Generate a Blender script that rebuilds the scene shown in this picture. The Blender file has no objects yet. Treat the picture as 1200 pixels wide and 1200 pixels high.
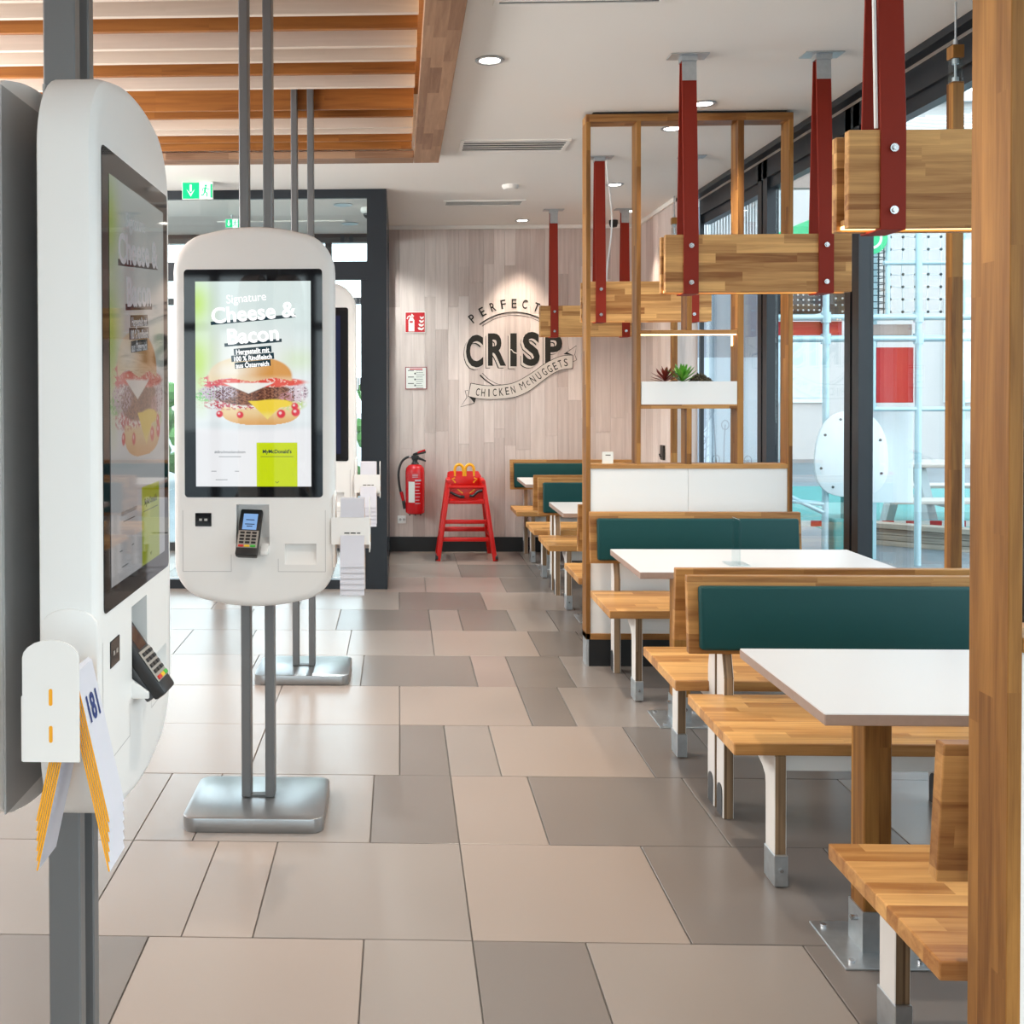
import bpy, bmesh, math, random
from mathutils import Vector, Matrix, Euler
import numpy as np
random.seed(7)
sc = bpy.context.scene
C = sc.collection
PI = math.pi

# ------------------------------------------------------------------ camera
cam_d = bpy.data.cameras.new('camera')
cam = bpy.data.objects.new('camera', cam_d); C.objects.link(cam); sc.camera = cam
cam_d.sensor_width = 36.0; cam_d.sensor_fit = 'HORIZONTAL'; cam_d.lens = 36.0
cam_d.shift_x = (600-430.042)/1200.0
cam_d.shift_y = (469.343-600)/1200.0
cam_d.clip_start = 0.05; cam_d.clip_end = 200
_p, _y, _r = -0.0133302, 0.0311130, 0.0026637
_Rz = Matrix(((math.cos(_y), -math.sin(_y), 0), (math.sin(_y), math.cos(_y), 0), (0, 0, 1)))
_Rx = Matrix(((1, 0, 0), (0, math.cos(_p), -math.sin(_p)), (0, math.sin(_p), math.cos(_p))))
_Ry = Matrix(((math.cos(_r), 0, math.sin(_r)), (0, 1, 0), (-math.sin(_r), 0, math.cos(_r))))
_M = _Rz @ _Rx @ _Ry            # columns: right, forward, up
_R = Matrix((_M.col[0], _M.col[2], -_M.col[1])).transposed()
cam.matrix_world = Matrix.Translation((0, 0, 1.53)) @ _R.to_4x4()

# ------------------------------------------------------------------ world, exposure, daylight
w = bpy.data.worlds.new('overcast sky'); sc.world = w; w.use_nodes = True
wn = w.node_tree.nodes; wl = w.node_tree.links
bg = wn['Background']
tc = wn.new('ShaderNodeTexCoord'); sp = wn.new('ShaderNodeSeparateXYZ'); cr = wn.new('ShaderNodeValToRGB')
wl.new(tc.outputs['Generated'], sp.inputs[0]); wl.new(sp.outputs['Z'], cr.inputs[0])
cr.color_ramp.elements[0].position = 0.0; cr.color_ramp.elements[0].color = (0.89, 0.96, 1.0, 1)
cr.color_ramp.elements[1].position = 1.0; cr.color_ramp.elements[1].color = (0.74, 0.87, 1.0, 1)
wl.new(cr.outputs[0], bg.inputs['Color'])
bg.inputs['Strength'].default_value = 3.1
sc.view_settings.view_transform = 'Standard'; sc.view_settings.look = 'None'
sc.view_settings.gamma = 1.0; sc.view_settings.exposure = 0.44
sc.view_settings.use_curve_mapping = False
sc.cycles.use_denoising = True
sc.cycles.max_bounces = 10; sc.cycles.diffuse_bounces = 6; sc.cycles.transparent_max_bounces = 16
sc.cycles.sample_clamp_indirect = 4.0
sc.cycles.caustics_reflective = False; sc.cycles.caustics_refractive = False
SPOT_W = 110.0        # ceiling downlights
WARM = (1.0, 0.87, 0.72)

def portal(name, loc, rot, sx, sy):
    d = bpy.data.lights.new(name, 'AREA'); d.shape = 'RECTANGLE'; d.size = sx; d.size_y = sy
    d.cycles.is_portal = True
    o = bpy.data.objects.new(name, d); o.location = loc; o.rotation_euler = rot; C.objects.link(o)
portal('daylight_portal', (2.6, 2.0, 1.5), (0, PI/2, 0), 3.0, 12.4)
portal('daylight_portal', (-1.7, 9.7, 1.5), (-PI/2, 0, 0), 3.2, 3.0)
portal('daylight_portal', (-0.5, -5.2, 1.5), (PI/2, 0, 0), 5.6, 3.0)

def uplight(loc, sx, sy, watt):
    # unseen upward fill light, added to brighten the ceiling and slats
    d = bpy.data.lights.new('added_fill_uplight', 'AREA'); d.shape = 'RECTANGLE'; d.size = sx; d.size_y = sy; d.energy = watt; d.color = (0.98, 0.99, 1.0)
    o = bpy.data.objects.new('added_fill_uplight', d); o.location = loc; o.rotation_euler = (PI, 0, 0); C.objects.link(o)
uplight((-.2, -2.6, 2.2), 4.5, 3.2, 95.0)
uplight((-2.85, 3.0, 2.3), .7, 4.6, 75.0)
d = bpy.data.lights.new('added_side_fill', 'AREA'); d.shape = 'RECTANGLE'; d.size = 1.2; d.size_y = 4.5; d.energy = 170.0; d.color = (1.0, 0.985, 0.96)
o = bpy.data.objects.new('added_side_fill', d); o.location = (-3.3, 5.0, 2.2); o.rotation_euler = (0, -PI/2, 0); C.objects.link(o)   # unseen fill light added left of the view to brighten the back wall

# ------------------------------------------------------------------ materials
def newmat(name):
    m = bpy.data.materials.new(name); m.use_nodes = True
    return m, m.node_tree.nodes, m.node_tree.links, m.node_tree.nodes['Principled BSDF']
def flat(name, col, rough=0.5, metal=0.0, spec=0.5, emit=None, estr=0.0, var=0.0, noise=0.0, nscale=8.0, coat=0.0, bump=0.0, bscale=200.0):
    m, n, l, b = newmat(name)
    b.inputs['Base Color'].default_value = (*col, 1); b.inputs['Roughness'].default_value = rough
    b.inputs['Metallic'].default_value = metal; b.inputs['Specular IOR Level'].default_value = spec
    b.inputs['Coat Weight'].default_value = coat
    if emit: b.inputs['Emission Color'].default_value = (*emit, 1); b.inputs['Emission Strength'].default_value = estr
    if noise or var:
        tcn = n.new('ShaderNodeTexCoord'); nz = n.new('ShaderNodeTexNoise'); nz.inputs['Scale'].default_value = nscale
        nz.inputs['Detail'].default_value = 5
        l.new(tcn.outputs['Object'], nz.inputs['Vector'])
        oi = n.new('ShaderNodeObjectInfo')
        m1 = n.new('ShaderNodeMath'); m1.operation = 'MULTIPLY_ADD'; m1.inputs[1].default_value = noise*2; m1.inputs[2].default_value = 1.0-noise
        l.new(nz.outputs['Fac'], m1.inputs[0])
        m2 = n.new('ShaderNodeMath'); m2.operation = 'MULTIPLY_ADD'; m2.inputs[1].default_value = var*2; m2.inputs[2].default_value = 1.0-var
        l.new(oi.outputs['Random'], m2.inputs[0])
        m3 = n.new('ShaderNodeMath'); m3.operation = 'MULTIPLY'; l.new(m1.outputs[0], m3.inputs[0]); l.new(m2.outputs[0], m3.inputs[1])
        hs = n.new('ShaderNodeHueSaturation'); hs.inputs['Color'].default_value = (*col, 1); l.new(m3.outputs[0], hs.inputs['Value'])
        l.new(hs.outputs[0], b.inputs['Base Color'])
    if bump:
        tcn = n.new('ShaderNodeTexCoord'); nz = n.new('ShaderNodeTexNoise'); nz.inputs['Scale'].default_value = bscale
        l.new(tcn.outputs['Object'], nz.inputs['Vector'])
        bp = n.new('ShaderNodeBump'); bp.inputs['Strength'].default_value = bump; bp.inputs['Distance'].default_value = 0.002
        l.new(nz.outputs['Fac'], bp.inputs['Height']); l.new(bp.outputs[0], b.inputs['Normal'])
    return m
def wood(name, dark, light, axis='X', stave=0.045, length=0.42, rough=0.42, across=('Y', 'Z'), contrast=1.0, grain=1.0):
    """glued-stave oak: grain along `axis`, stave width along the first transverse axis"""
    m, n, l, b = newmat(name)
    tcn = n.new('ShaderNodeTexCoord'); oi = n.new('ShaderNodeObjectInfo')
    sx = n.new('ShaderNodeSeparateXYZ'); l.new(tcn.outputs['Object'], sx.inputs[0])
    def mth(op, a, bb=None, c=None):
        q = n.new('ShaderNodeMath'); q.operation = op
        for i, v in enumerate((a, bb, c)):
            if v is None: continue
            if isinstance(v, (int, float)): q.inputs[i].default_value = v
            else: l.new(v, q.inputs[i])
        return q.outputs[0]
    s = sx.outputs[axis]; u = sx.outputs[across[0]]; v = sx.outputs[across[1]]
    rnd = mth('MULTIPLY', oi.outputs['Random'], 37.0)
    iu = mth('FLOOR', mth('MULTIPLY_ADD', u, 1.0/stave, 0.37)); iv = mth('FLOOR', mth('MULTIPLY_ADD', v, 1.0/max(stave*1.7, 0.07), 0.41))
    wn1 = n.new('ShaderNodeTexWhiteNoise'); wn1.noise_dimensions = '3D'
    cb = n.new('ShaderNodeCombineXYZ'); l.new(iu, cb.inputs[0]); l.new(iv, cb.inputs[1]); l.new(rnd, cb.inputs[2]); l.new(cb.outputs[0], wn1.inputs['Vector'])
    isx = mth('FLOOR', mth('ADD', mth('MULTIPLY', s, 1.0/length), mth('MULTIPLY', wn1.outputs['Value'], 9.0)))
    wn2 = n.new('ShaderNodeTexWhiteNoise'); wn2.noise_dimensions = '4D'
    l.new(cb.outputs[0], wn2.inputs['Vector']); l.new(isx, wn2.inputs['W'])
    # grain
    off = mth('MULTIPLY', wn2.outputs['Value'], 20.0)
    gc = n.new('ShaderNodeCombineXYZ')
    l.new(mth('ADD', mth('MULTIPLY', s, 2.2), off), gc.inputs[0]); l.new(mth('MULTIPLY', u, 38.0), gc.inputs[1]); l.new(mth('MULTIPLY', v, 38.0), gc.inputs[2])
    nz = n.new('ShaderNodeTexNoise'); nz.inputs['Scale'].default_value = 1.0; nz.inputs['Detail'].default_value = 6; nz.inputs['Distortion'].default_value = 0.7
    l.new(gc.outputs[0], nz.inputs['Vector'])
    gc2 = n.new('ShaderNodeCombineXYZ')
    l.new(mth('ADD', mth('MULTIPLY', s, 14.0), off), gc2.inputs[0]); l.new(mth('MULTIPLY', u, 420.0), gc2.inputs[1]); l.new(mth('MULTIPLY', v, 420.0), gc2.inputs[2])
    nz2 = n.new('ShaderNodeTexNoise'); nz2.inputs['Scale'].default_value = 1.0; nz2.inputs['Detail'].default_value = 2
    l.new(gc2.outputs[0], nz2.inputs['Vector'])
    f = mth('ADD', mth('MULTIPLY', mth('SUBTRACT', wn2.outputs['Value'], 0.5), 0.75*contrast), mth('MULTIPLY', mth('SUBTRACT', nz.outputs['Fac'], 0.5), 1.3*grain))
    f = mth('ADD', f, mth('MULTIPLY', mth('SUBTRACT', nz2.outputs['Fac'], 0.5), 0.35*grain))
    f = mth('ADD', f, 0.5)
    cr = n.new('ShaderNodeValToRGB'); e = cr.color_ramp.elements
    e[0].position = 0.0; e[0].color = (*dark, 1); e[1].position = 1.0; e[1].color = (*light, 1)
    mid = cr.color_ramp.elements.new(0.5); mid.color = (*[(a*1.05+c)/2.05 for a, c in zip(dark, light)], 1)
    l.new(f, cr.inputs[0]); l.new(cr.outputs[0], b.inputs['Base Color'])
    b.inputs['Roughness'].default_value = rough; b.inputs['Specular IOR Level'].default_value = 0.3
    bp = n.new('ShaderNodeBump'); bp.inputs['Strength'].default_value = 0.12; bp.inputs['Distance'].default_value = 0.001
    l.new(nz2.outputs['Fac'], bp.inputs['Height']); l.new(bp.outputs[0], b.inputs['Normal'])
    return m
def glassmat(name, tint=(0.93, 0.97, 0.97), refl=1.0):
    m = bpy.data.materials.new(name); m.use_nodes = True
    n = m.node_tree.nodes; l = m.node_tree.links; n.clear()
    o = n.new('ShaderNodeOutputMaterial'); mx = n.new('ShaderNodeMixShader'); lw = n.new('ShaderNodeLayerWeight'); lw.inputs['Blend'].default_value = 0.5
    pw = n.new('ShaderNodeMath'); pw.operation = 'POWER'; pw.inputs[1].default_value = 5.0; l.new(lw.outputs['Facing'], pw.inputs[0])
    fr = n.new('ShaderNodeMath'); fr.operation = 'MULTIPLY_ADD'; fr.inputs[1].default_value = 0.96; fr.inputs[2].default_value = 0.04; l.new(pw.outputs[0], fr.inputs[0])
    t = n.new('ShaderNodeBsdfTransparent'); t.inputs['Color'].default_value = (*tint, 1)
    g = n.new('ShaderNodeBsdfGlossy'); g.inputs['Roughness'].default_value = 0.0; g.inputs['Color'].default_value = (refl, refl, refl, 1)
    l.new(fr.outputs[0], mx.inputs[0]); l.new(t.outputs[0], mx.inputs[1]); l.new(g.outputs[0], mx.inputs[2]); l.new(mx.outputs[0], o.inputs[0])
    return m
def emis(name, col, s):
    m = bpy.data.materials.new(name); m.use_nodes = True
    n = m.node_tree.nodes; l = m.node_tree.links; n.clear()
    o = n.new('ShaderNodeOutputMaterial'); e = n.new('ShaderNodeEmission'); e.inputs[0].default_value = (*col, 1); e.inputs[1].default_value = s
    l.new(e.outputs[0], o.inputs[0]); return m
def screenmat(name, s, attr=None, col=(1, 1, 1)):
    """lit display behind glossy glass"""
    m, n, l, b = newmat(name)
    b.inputs['Base Color'].default_value = (0.012, 0.012, 0.014, 1); b.inputs['Roughness'].default_value = 0.04
    b.inputs['Emission Strength'].default_value = s
    if attr:
        a = n.new('ShaderNodeAttribute'); a.attribute_name = attr; l.new(a.outputs['Color'], b.inputs['Emission Color'])
    else: b.inputs['Emission Color'].default_value = (*col, 1)
    return m

OAK_D, OAK_L = (0.19, 0.070, 0.016), (0.52, 0.275, 0.090)
M = dict(
 oak_x=wood('oak staves along x', OAK_D, OAK_L, 'X'),
 oak_seat=wood('oak seat staves', (0.31, 0.125, 0.034), (0.70, 0.39, 0.140), 'X', 0.05, 0.38, 0.38),
 oak_beam=wood('oak beam staves', (0.25, 0.095, 0.024), (0.74, 0.42, 0.155), 'X', 0.042, 0.36, 0.5, across=('Z', 'Y')),
 oak_back=wood('oak backrest staves', (0.20, 0.075, 0.018), (0.52, 0.27, 0.088), 'X', 0.045, 0.4, 0.42, across=('Z', 'Y')),
 oak_z=wood('oak staves along z', (0.13, 0.046, 0.008), (0.42, 0.20, 0.050), 'Z', 0.042, 0.75, 0.5, across=('Y', 'X')),
 oak_y=wood('oak staves along y', (0.20, 0.10, 0.055), (0.42, 0.25, 0.15), 'Y', 0.055, 0.4, 0.5, across=('X', 'Z')),
 oak_f=wood('rose oak staves along x', (0.20, 0.10, 0.055), (0.42, 0.25, 0.15), 'X', 0.055, 0.4, 0.5, across=('Y', 'Z')),
 slat_pale=wood('whitewashed slat', (0.50, 0.40, 0.32), (0.70, 0.59, 0.50), 'X', 0.5, 2.0, 0.6, across=('Z', 'Y'), contrast=0.3, grain=0.5),
 slat_brown=wood('stained slat', (0.17, 0.052, 0.010), (0.40, 0.155, 0.035), 'X', 0.5, 0.9, 0.5, across=('Z', 'Y'), contrast=0.5),
 panel_wood=wood('pale whitewashed plank', (0.46, 0.375, 0.345), (0.72, 0.625, 0.585), 'Z', 3.0, 9.0, 0.6, across=('X', 'Y'), contrast=0.9, grain=0.75),
 panel_wood_y=wood('pale whitewashed plank side', (0.46, 0.375, 0.345), (0.72, 0.625, 0.585), 'Z', 3.0, 9.0, 0.6, across=('Y', 'X'), contrast=0.9, grain=0.75),
 ply=wood('plywood edge', (0.10, 0.062, 0.035), (0.36, 0.24, 0.14), 'Z', 0.006, 3.0, 0.55, across=('X', 'Y'), contrast=1.1, grain=0.5),
 white=flat('white laminate', (0.80, 0.80, 0.79), 0.35),
 table_white=flat('white tabletop laminate', (0.56, 0.555, 0.56), 0.33, spec=0.3),
 leg_white=flat('white leg laminate', (0.76, 0.74, 0.71), 0.4),
 ceil=flat('ceiling paint', (0.87, 0.845, 0.80), 0.9, spec=0.2),
 wallp=flat('white wall paint', (0.72, 0.71, 0.69), 0.8, spec=0.2),
 kiosk=flat('white moulded plastic', (0.80, 0.80, 0.79), 0.38, bump=0.05, bscale=400),
 kioskgrey=flat('grey back panel', (0.42, 0.42, 0.42), 0.5),
 postgrey=flat('grey painted steel', (0.15, 0.155, 0.16), 0.4, metal=0.3),
 basegrey=flat('brushed steel base', (0.34, 0.35, 0.36), 0.28, metal=0.85),
 steel=flat('galvanised steel', (0.52, 0.55, 0.57), 0.38, metal=0.9, noise=0.18, nscale=40),
 chrome=flat('chrome bolt', (0.50, 0.50, 0.51), 0.25, metal=1.0),
 blackgloss=flat('black display glass', (0.008, 0.008, 0.010), 0.04),
 black=flat('black plastic', (0.012, 0.012, 0.013), 0.4),
 darkgrey=flat('dark grey plastic', (0.055, 0.058, 0.062), 0.35),
 silver=flat('silver keypad', (0.42, 0.40, 0.37), 0.4, metal=0.4),
 frame=flat('anthracite aluminium frame', (0.018, 0.022, 0.028), 0.35, metal=0.3),
 plinth=flat('black plinth', (0.006, 0.006, 0.007), 0.5),
 teal=flat('teal leatherette', (0.003, 0.046, 0.047), 0.5, spec=0.22, bump=0.08, bscale=500),
 red_strap=flat('red painted steel strap', (0.25, 0.020, 0.008), 0.6, spec=0.25),
 red=flat('red plastic', (0.62, 0.008, 0.006), 0.3),
 redext=flat('red enamel', (0.55, 0.006, 0.010), 0.22),
 yellow=flat('yellow plastic', (0.85, 0.42, 0.01), 0.35),
 tentyellow=flat('yellow card', (0.85, 0.38, 0.008), 0.5),
 tentwhite=flat('white card', (0.60, 0.61, 0.68), 0.5),
 ink=flat('dark ink', (0.022, 0.020, 0.017), 0.7, spec=0.2),
 inkpale=flat('pale print', (0.60, 0.53, 0.48), 0.7, spec=0.2),
 blueink=flat('blue ink', (0.008, 0.03, 0.16), 0.5),
 signred=flat('sign red', (0.50, 0.006, 0.012), 0.5),
 signwhite=flat('sign white', (0.75, 0.76, 0.72), 0.5),
 glass=glassmat('window glass'),
 doorglass=glassmat('door glass', (0.95, 0.985, 0.99)),
 acrylic=glassmat('clear acrylic', (0.90, 0.95, 0.96)),
 led=emis('warm led strip', (1.0, 0.62, 0.26), 5.0),
 ledcof=emis('warm cove led', (1.0, 0.66, 0.32), 4.0),
 lamp=emis('downlight lens', (1.0, 0.93, 0.82), 14.0),
 exitgreen=emis('exit sign green', (0.02, 0.62, 0.26), 1.1),
 exitwhite=emis('exit sign white', (0.85, 1.0, 0.92), 1.3),
 grout=flat('grey grout', (0.16, 0.15, 0.14), 0.9),
)
# ------------------------------------------------------------------ mesh helpers
class MB:
    def __init__(s): s.bm = bmesh.new()
    def box(s, a, b, bev=0.0, seg=2, mat=None):
        x0, y0, z0 = [min(p, q) for p, q in zip(a, b)]; x1, y1, z1 = [max(p, q) for p, q in zip(a, b)]
        t = bmesh.new(); bmesh.ops.create_cube(t, size=1.0, matrix=Matrix.Translation(((x0+x1)/2, (y0+y1)/2, (z0+z1)/2)) @ Matrix.Diagonal((x1-x0, y1-y0, z1-z0, 1)))
        if bev: bmesh.ops.bevel(t, geom=t.edges[:], offset=min(bev, .49*min(x1-x0, y1-y0, z1-z0)), segments=seg, affect='EDGES', profile=0.5)
        return s._join(t)
    def _join(s, t, xf=None):
        if xf is not None: bmesh.ops.transform(t, matrix=xf, verts=t.verts)
        me = bpy.data.meshes.new('t'); t.to_mesh(me); t.free(); s.bm.from_mesh(me); bpy.data.meshes.remove(me); return s
    def rotbox(s, size, xf, bev=0.0, seg=2):
        t = bmesh.new(); bmesh.ops.create_cube(t, size=1.0, matrix=Matrix.Diagonal((*size, 1)))
        if bev: bmesh.ops.bevel(t, geom=t.edges[:], offset=min(bev, .49*min(size)), segments=seg, affect='EDGES', profile=0.5)
        return s._join(t, xf)
    def prism(s, pts, axis, a0, a1, bev=0.0, seg=2):
        t = bmesh.new()
        def P(u, v, w): return {'x': (w, u, v), 'y': (u, w, v), 'z': (u, v, w)}[axis]
        v0 = [t.verts.new(P(u, v, a0)) for u, v in pts]; v1 = [t.verts.new(P(u, v, a1)) for u, v in pts]
        n = len(pts); t.faces.new(v0[::-1]); t.faces.new(v1)
        for i in range(n): t.faces.new((v0[i], v0[(i+1) % n], v1[(i+1) % n], v1[i]))
        bmesh.ops.recalc_face_normals(t, faces=t.faces)
        if bev: bmesh.ops.bevel(t, geom=t.edges[:], offset=bev, segments=seg, affect='EDGES', profile=0.5)
        return s._join(t)
    def cyl(s, p0, p1, r, r2=None, n=16):
        p0 = Vector(p0); p1 = Vector(p1); d = p1-p0
        t = bmesh.new(); bmesh.ops.create_cone(t, cap_ends=True, segments=n, radius1=r, radius2=r if r2 is None else r2, depth=d.length)
        q = Vector((0, 0, 1)).rotation_difference(d.normalized()).to_matrix().to_4x4()
        return s._join(t, Matrix.Translation((p0+p1)/2) @ q)
    def ball(s, c, r, u=16, v=10):
        t = bmesh.new(); bmesh.ops.create_uvsphere(t, u_segments=u, v_segments=v, radius=1.0)
        rr = (r, r, r) if isinstance(r, (int, float)) else r
        return s._join(t, Matrix.Translation(c) @ Matrix.Diagonal((*rr, 1)))
    def lathe(s, prof, c=(0, 0, 0), n=24):
        t = bmesh.new(); rings = []
        for r, z in prof:
            rings.append([t.verts.new((r*math.cos(2*PI*k/n), r*math.sin(2*PI*k/n), z)) for k in range(n)])
        for a, b in zip(rings, rings[1:]):
            for k in range(n): t.faces.new((a[k], a[(k+1) % n], b[(k+1) % n], b[k]))
        t.faces.new(rings[0][::-1]); t.faces.new(rings[-1])
        bmesh.ops.remove_doubles(t, verts=t.verts, dist=1e-6); bmesh.ops.recalc_face_normals(t, faces=t.faces)
        return s._join(t, Matrix.Translation(c))
    def tube(s, pts, r, n=10):
        t = bmesh.new(); pts = [Vector(p) for p in pts]; rings = []
        up = Vector((0.13, 0.21, 0.97))
        for i, p in enumerate(pts):
            d = (pts[min(i+1, len(pts)-1)]-pts[max(i-1, 0)]).normalized()
            a = d.cross(up)
            if a.length < 1e-3: a = d.cross(Vector((1, 0, 0)))
            a.normalize(); b = d.cross(a).normalized()
            rings.append([t.verts.new(p+(a*math.cos(2*PI*k/n)+b*math.sin(2*PI*k/n))*r) for k in range(n)])
        for a, b in zip(rings, rings[1:]):
            for k in range(n): t.faces.new((a[k], a[(k+1) % n], b[(k+1) % n], b[k]))
        t.faces.new(rings[0][::-1]); t.faces.new(rings[-1]); bmesh.ops.recalc_face_normals(t, faces=t.faces)
        return s._join(t)
    def strip(s, pts, wd, plane_y=0.0, th=0.0008):
        """a thin printed line in the xz plane"""
        P = [Vector((p[0], p[1])) for p in pts]; L = []; R = []
        for i, p in enumerate(P):
            d = (P[min(i+1, len(P)-1)]-P[max(i-1, 0)]).normalized(); nn = Vector((-d.y, d.x))
            ww = wd[i] if isinstance(wd, (list, tuple)) else wd
            L.append(p+nn*ww/2); R.append(p-nn*ww/2)
        v0 = [s.bm.verts.new((p.x, plane_y, p.y)) for p in L]; v1 = [s.bm.verts.new((p.x, plane_y, p.y)) for p in R]
        for i in range(len(P)-1):
            s.bm.faces.new((v0[i], v0[i+1], v1[i+1], v1[i]))
        return s
    def poly(s, pts, plane_y=0.0):
        s.bm.faces.new([s.bm.verts.new((p[0], plane_y, p[1])) for p in pts]); return s
    def build(s, name, mats, parent=None, smooth=False, pick=None, loc=None):
        """mats: one material or a list; pick(face)->index"""
        me = bpy.data.meshes.new(name)
        if pick:
            s.bm.normal_update()
            for f in s.bm.faces: f.material_index = pick(f)
        if smooth:
            for f in s.bm.faces: f.smooth = True
        s.bm.to_mesh(me); s.bm.free()
        for m in (mats if isinstance(mats, list) else [mats]): me.materials.append(m)
        if smooth:
            try: me.set_sharp_from_angle(angle=math.radians(35))
            except Exception: pass
        o = bpy.data.objects.new(name, me); C.objects.link(o)
        if parent: o.parent = parent
        if loc: o.location = loc
        return o
def thing(name, label, cat, loc=(0, 0, 0), rz=0.0, group=None):
    o = bpy.data.objects.new(name, None); C.objects.link(o); o.empty_display_size = 0.1
    o.location = loc; o.rotation_euler = (0, 0, rz); o['label'] = label; o['category'] = cat
    if group: o['group'] = group
    return o
def tag(o, label, cat, group=None):
    o['label'] = label; o['category'] = cat
    if group: o['group'] = group
    return o
def struct(o): o['kind'] = 'structure'; return o
def kids(o): return [c for c in bpy.data.objects if c.parent == o]
def dup(o, loc, label=None, rz=None, parent=None):
    r = o.copy(); C.objects.link(r)
    if parent: r.parent = parent
    else:
        r.location = loc
        if rz is not None: r.rotation_euler = (0, 0, rz)
        if label: r['label'] = label
    for c in kids(o): dup(c, None, parent=r)
    return r
def text_mesh(body, size, align='CENTER', xs=1.0, bold=0.0, spacing=1.0, ys=1.0):
    cu = bpy.data.curves.new('t', 'FONT'); cu.body = body; cu.size = size; cu.align_x = align; cu.offset = bold; cu.space_character = spacing
    cu.resolution_u = 4
    o = bpy.data.objects.new('t', cu); C.objects.link(o)
    bpy.context.view_layer.update()
    dg = bpy.context.evaluated_depsgraph_get(); me = bpy.data.meshes.new_from_object(o.evaluated_get(dg))
    bpy.data.objects.remove(o); bpy.data.curves.remove(cu)
    if xs != 1.0 or ys != 1.0: me.transform(Matrix.Diagonal((xs, ys, 1, 1)))
    return me
UP = Matrix.Rotation(PI/2, 4, 'X')          # text xy plane -> xz plane facing -y
def add_text(mb, body, size, x, z, y=0.0, rot=0.0, **k):
    me = text_mesh(body, size, **k)
    me.transform(Matrix.Translation((x, y, z)) @ Matrix.Rotation(-rot, 4, 'Y') @ UP)
    mb.bm.from_mesh(me); bpy.data.meshes.remove(me); return mb
def rrect(hw, hh, r, n=5, cx=0, cy=0):
    P = []
    for sx, sy, a0 in ((1, 1, 0), (-1, 1, PI/2), (-1, -1, PI), (1, -1, 1.5*PI)):
        for k in range(n+1):
            a = a0+PI/2*k/n; P.append((cx+sx*(hw-r)+r*math.cos(a), cy+sy*(hh-r)+r*math.sin(a)))
    return P
def arc(cx, cz, r, a0, a1, n=20, rz=None):
    return [(cx+r*math.cos(a0+(a1-a0)*k/n), cz+(rz or r)*math.sin(a0+(a1-a0)*k/n)) for k in range(n+1)]

# ------------------------------------------------------------------ setting: floor
H = 3.02
fl = struct(MB().box((-3.4, -5.0, -0.12), (2.44, 9.52, -0.006)).build('floor', M['grout']))
def tilemat(name, col):
    m, n, l, b = newmat(name)
    tcn = n.new('ShaderNodeTexCoord'); nz = n.new('ShaderNodeTexNoise'); nz.inputs['Scale'].default_value = 1.3; nz.inputs['Detail'].default_value = 1
    oi = n.new('ShaderNodeObjectInfo'); ad = n.new('ShaderNodeVectorMath'); ad.operation = 'ADD'
    l.new(tcn.outputs['Object'], ad.inputs[0]); l.new(oi.outputs['Random'], ad.inputs[1]); l.new(ad.outputs[0], nz.inputs['Vector'])
    cr = n.new('ShaderNodeValToRGB'); cr.color_ramp.elements[0].position = 0.2; cr.color_ramp.elements[1].position = 0.8
    cr.color_ramp.elements[0].color = (*[c*0.95 for c in col], 1); cr.color_ramp.elements[1].color = (*[min(1, c*1.05) for c in col], 1)
    l.new(nz.outputs['Fac'], cr.inputs[0]); l.new(cr.outputs[0], b.inputs['Base Color'])
    b.inputs['Roughness'].default_value = 0.26
    return m
TILE = [tilemat('porcelain tile warm beige', (0.325, 0.272, 0.238)), tilemat('porcelain tile greige', (0.285, 0.25, 0.226)),
        tilemat('porcelain tile taupe', (0.195, 0.172, 0.157)), tilemat('porcelain tile rose beige', (0.305, 0.243, 0.216))]
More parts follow.
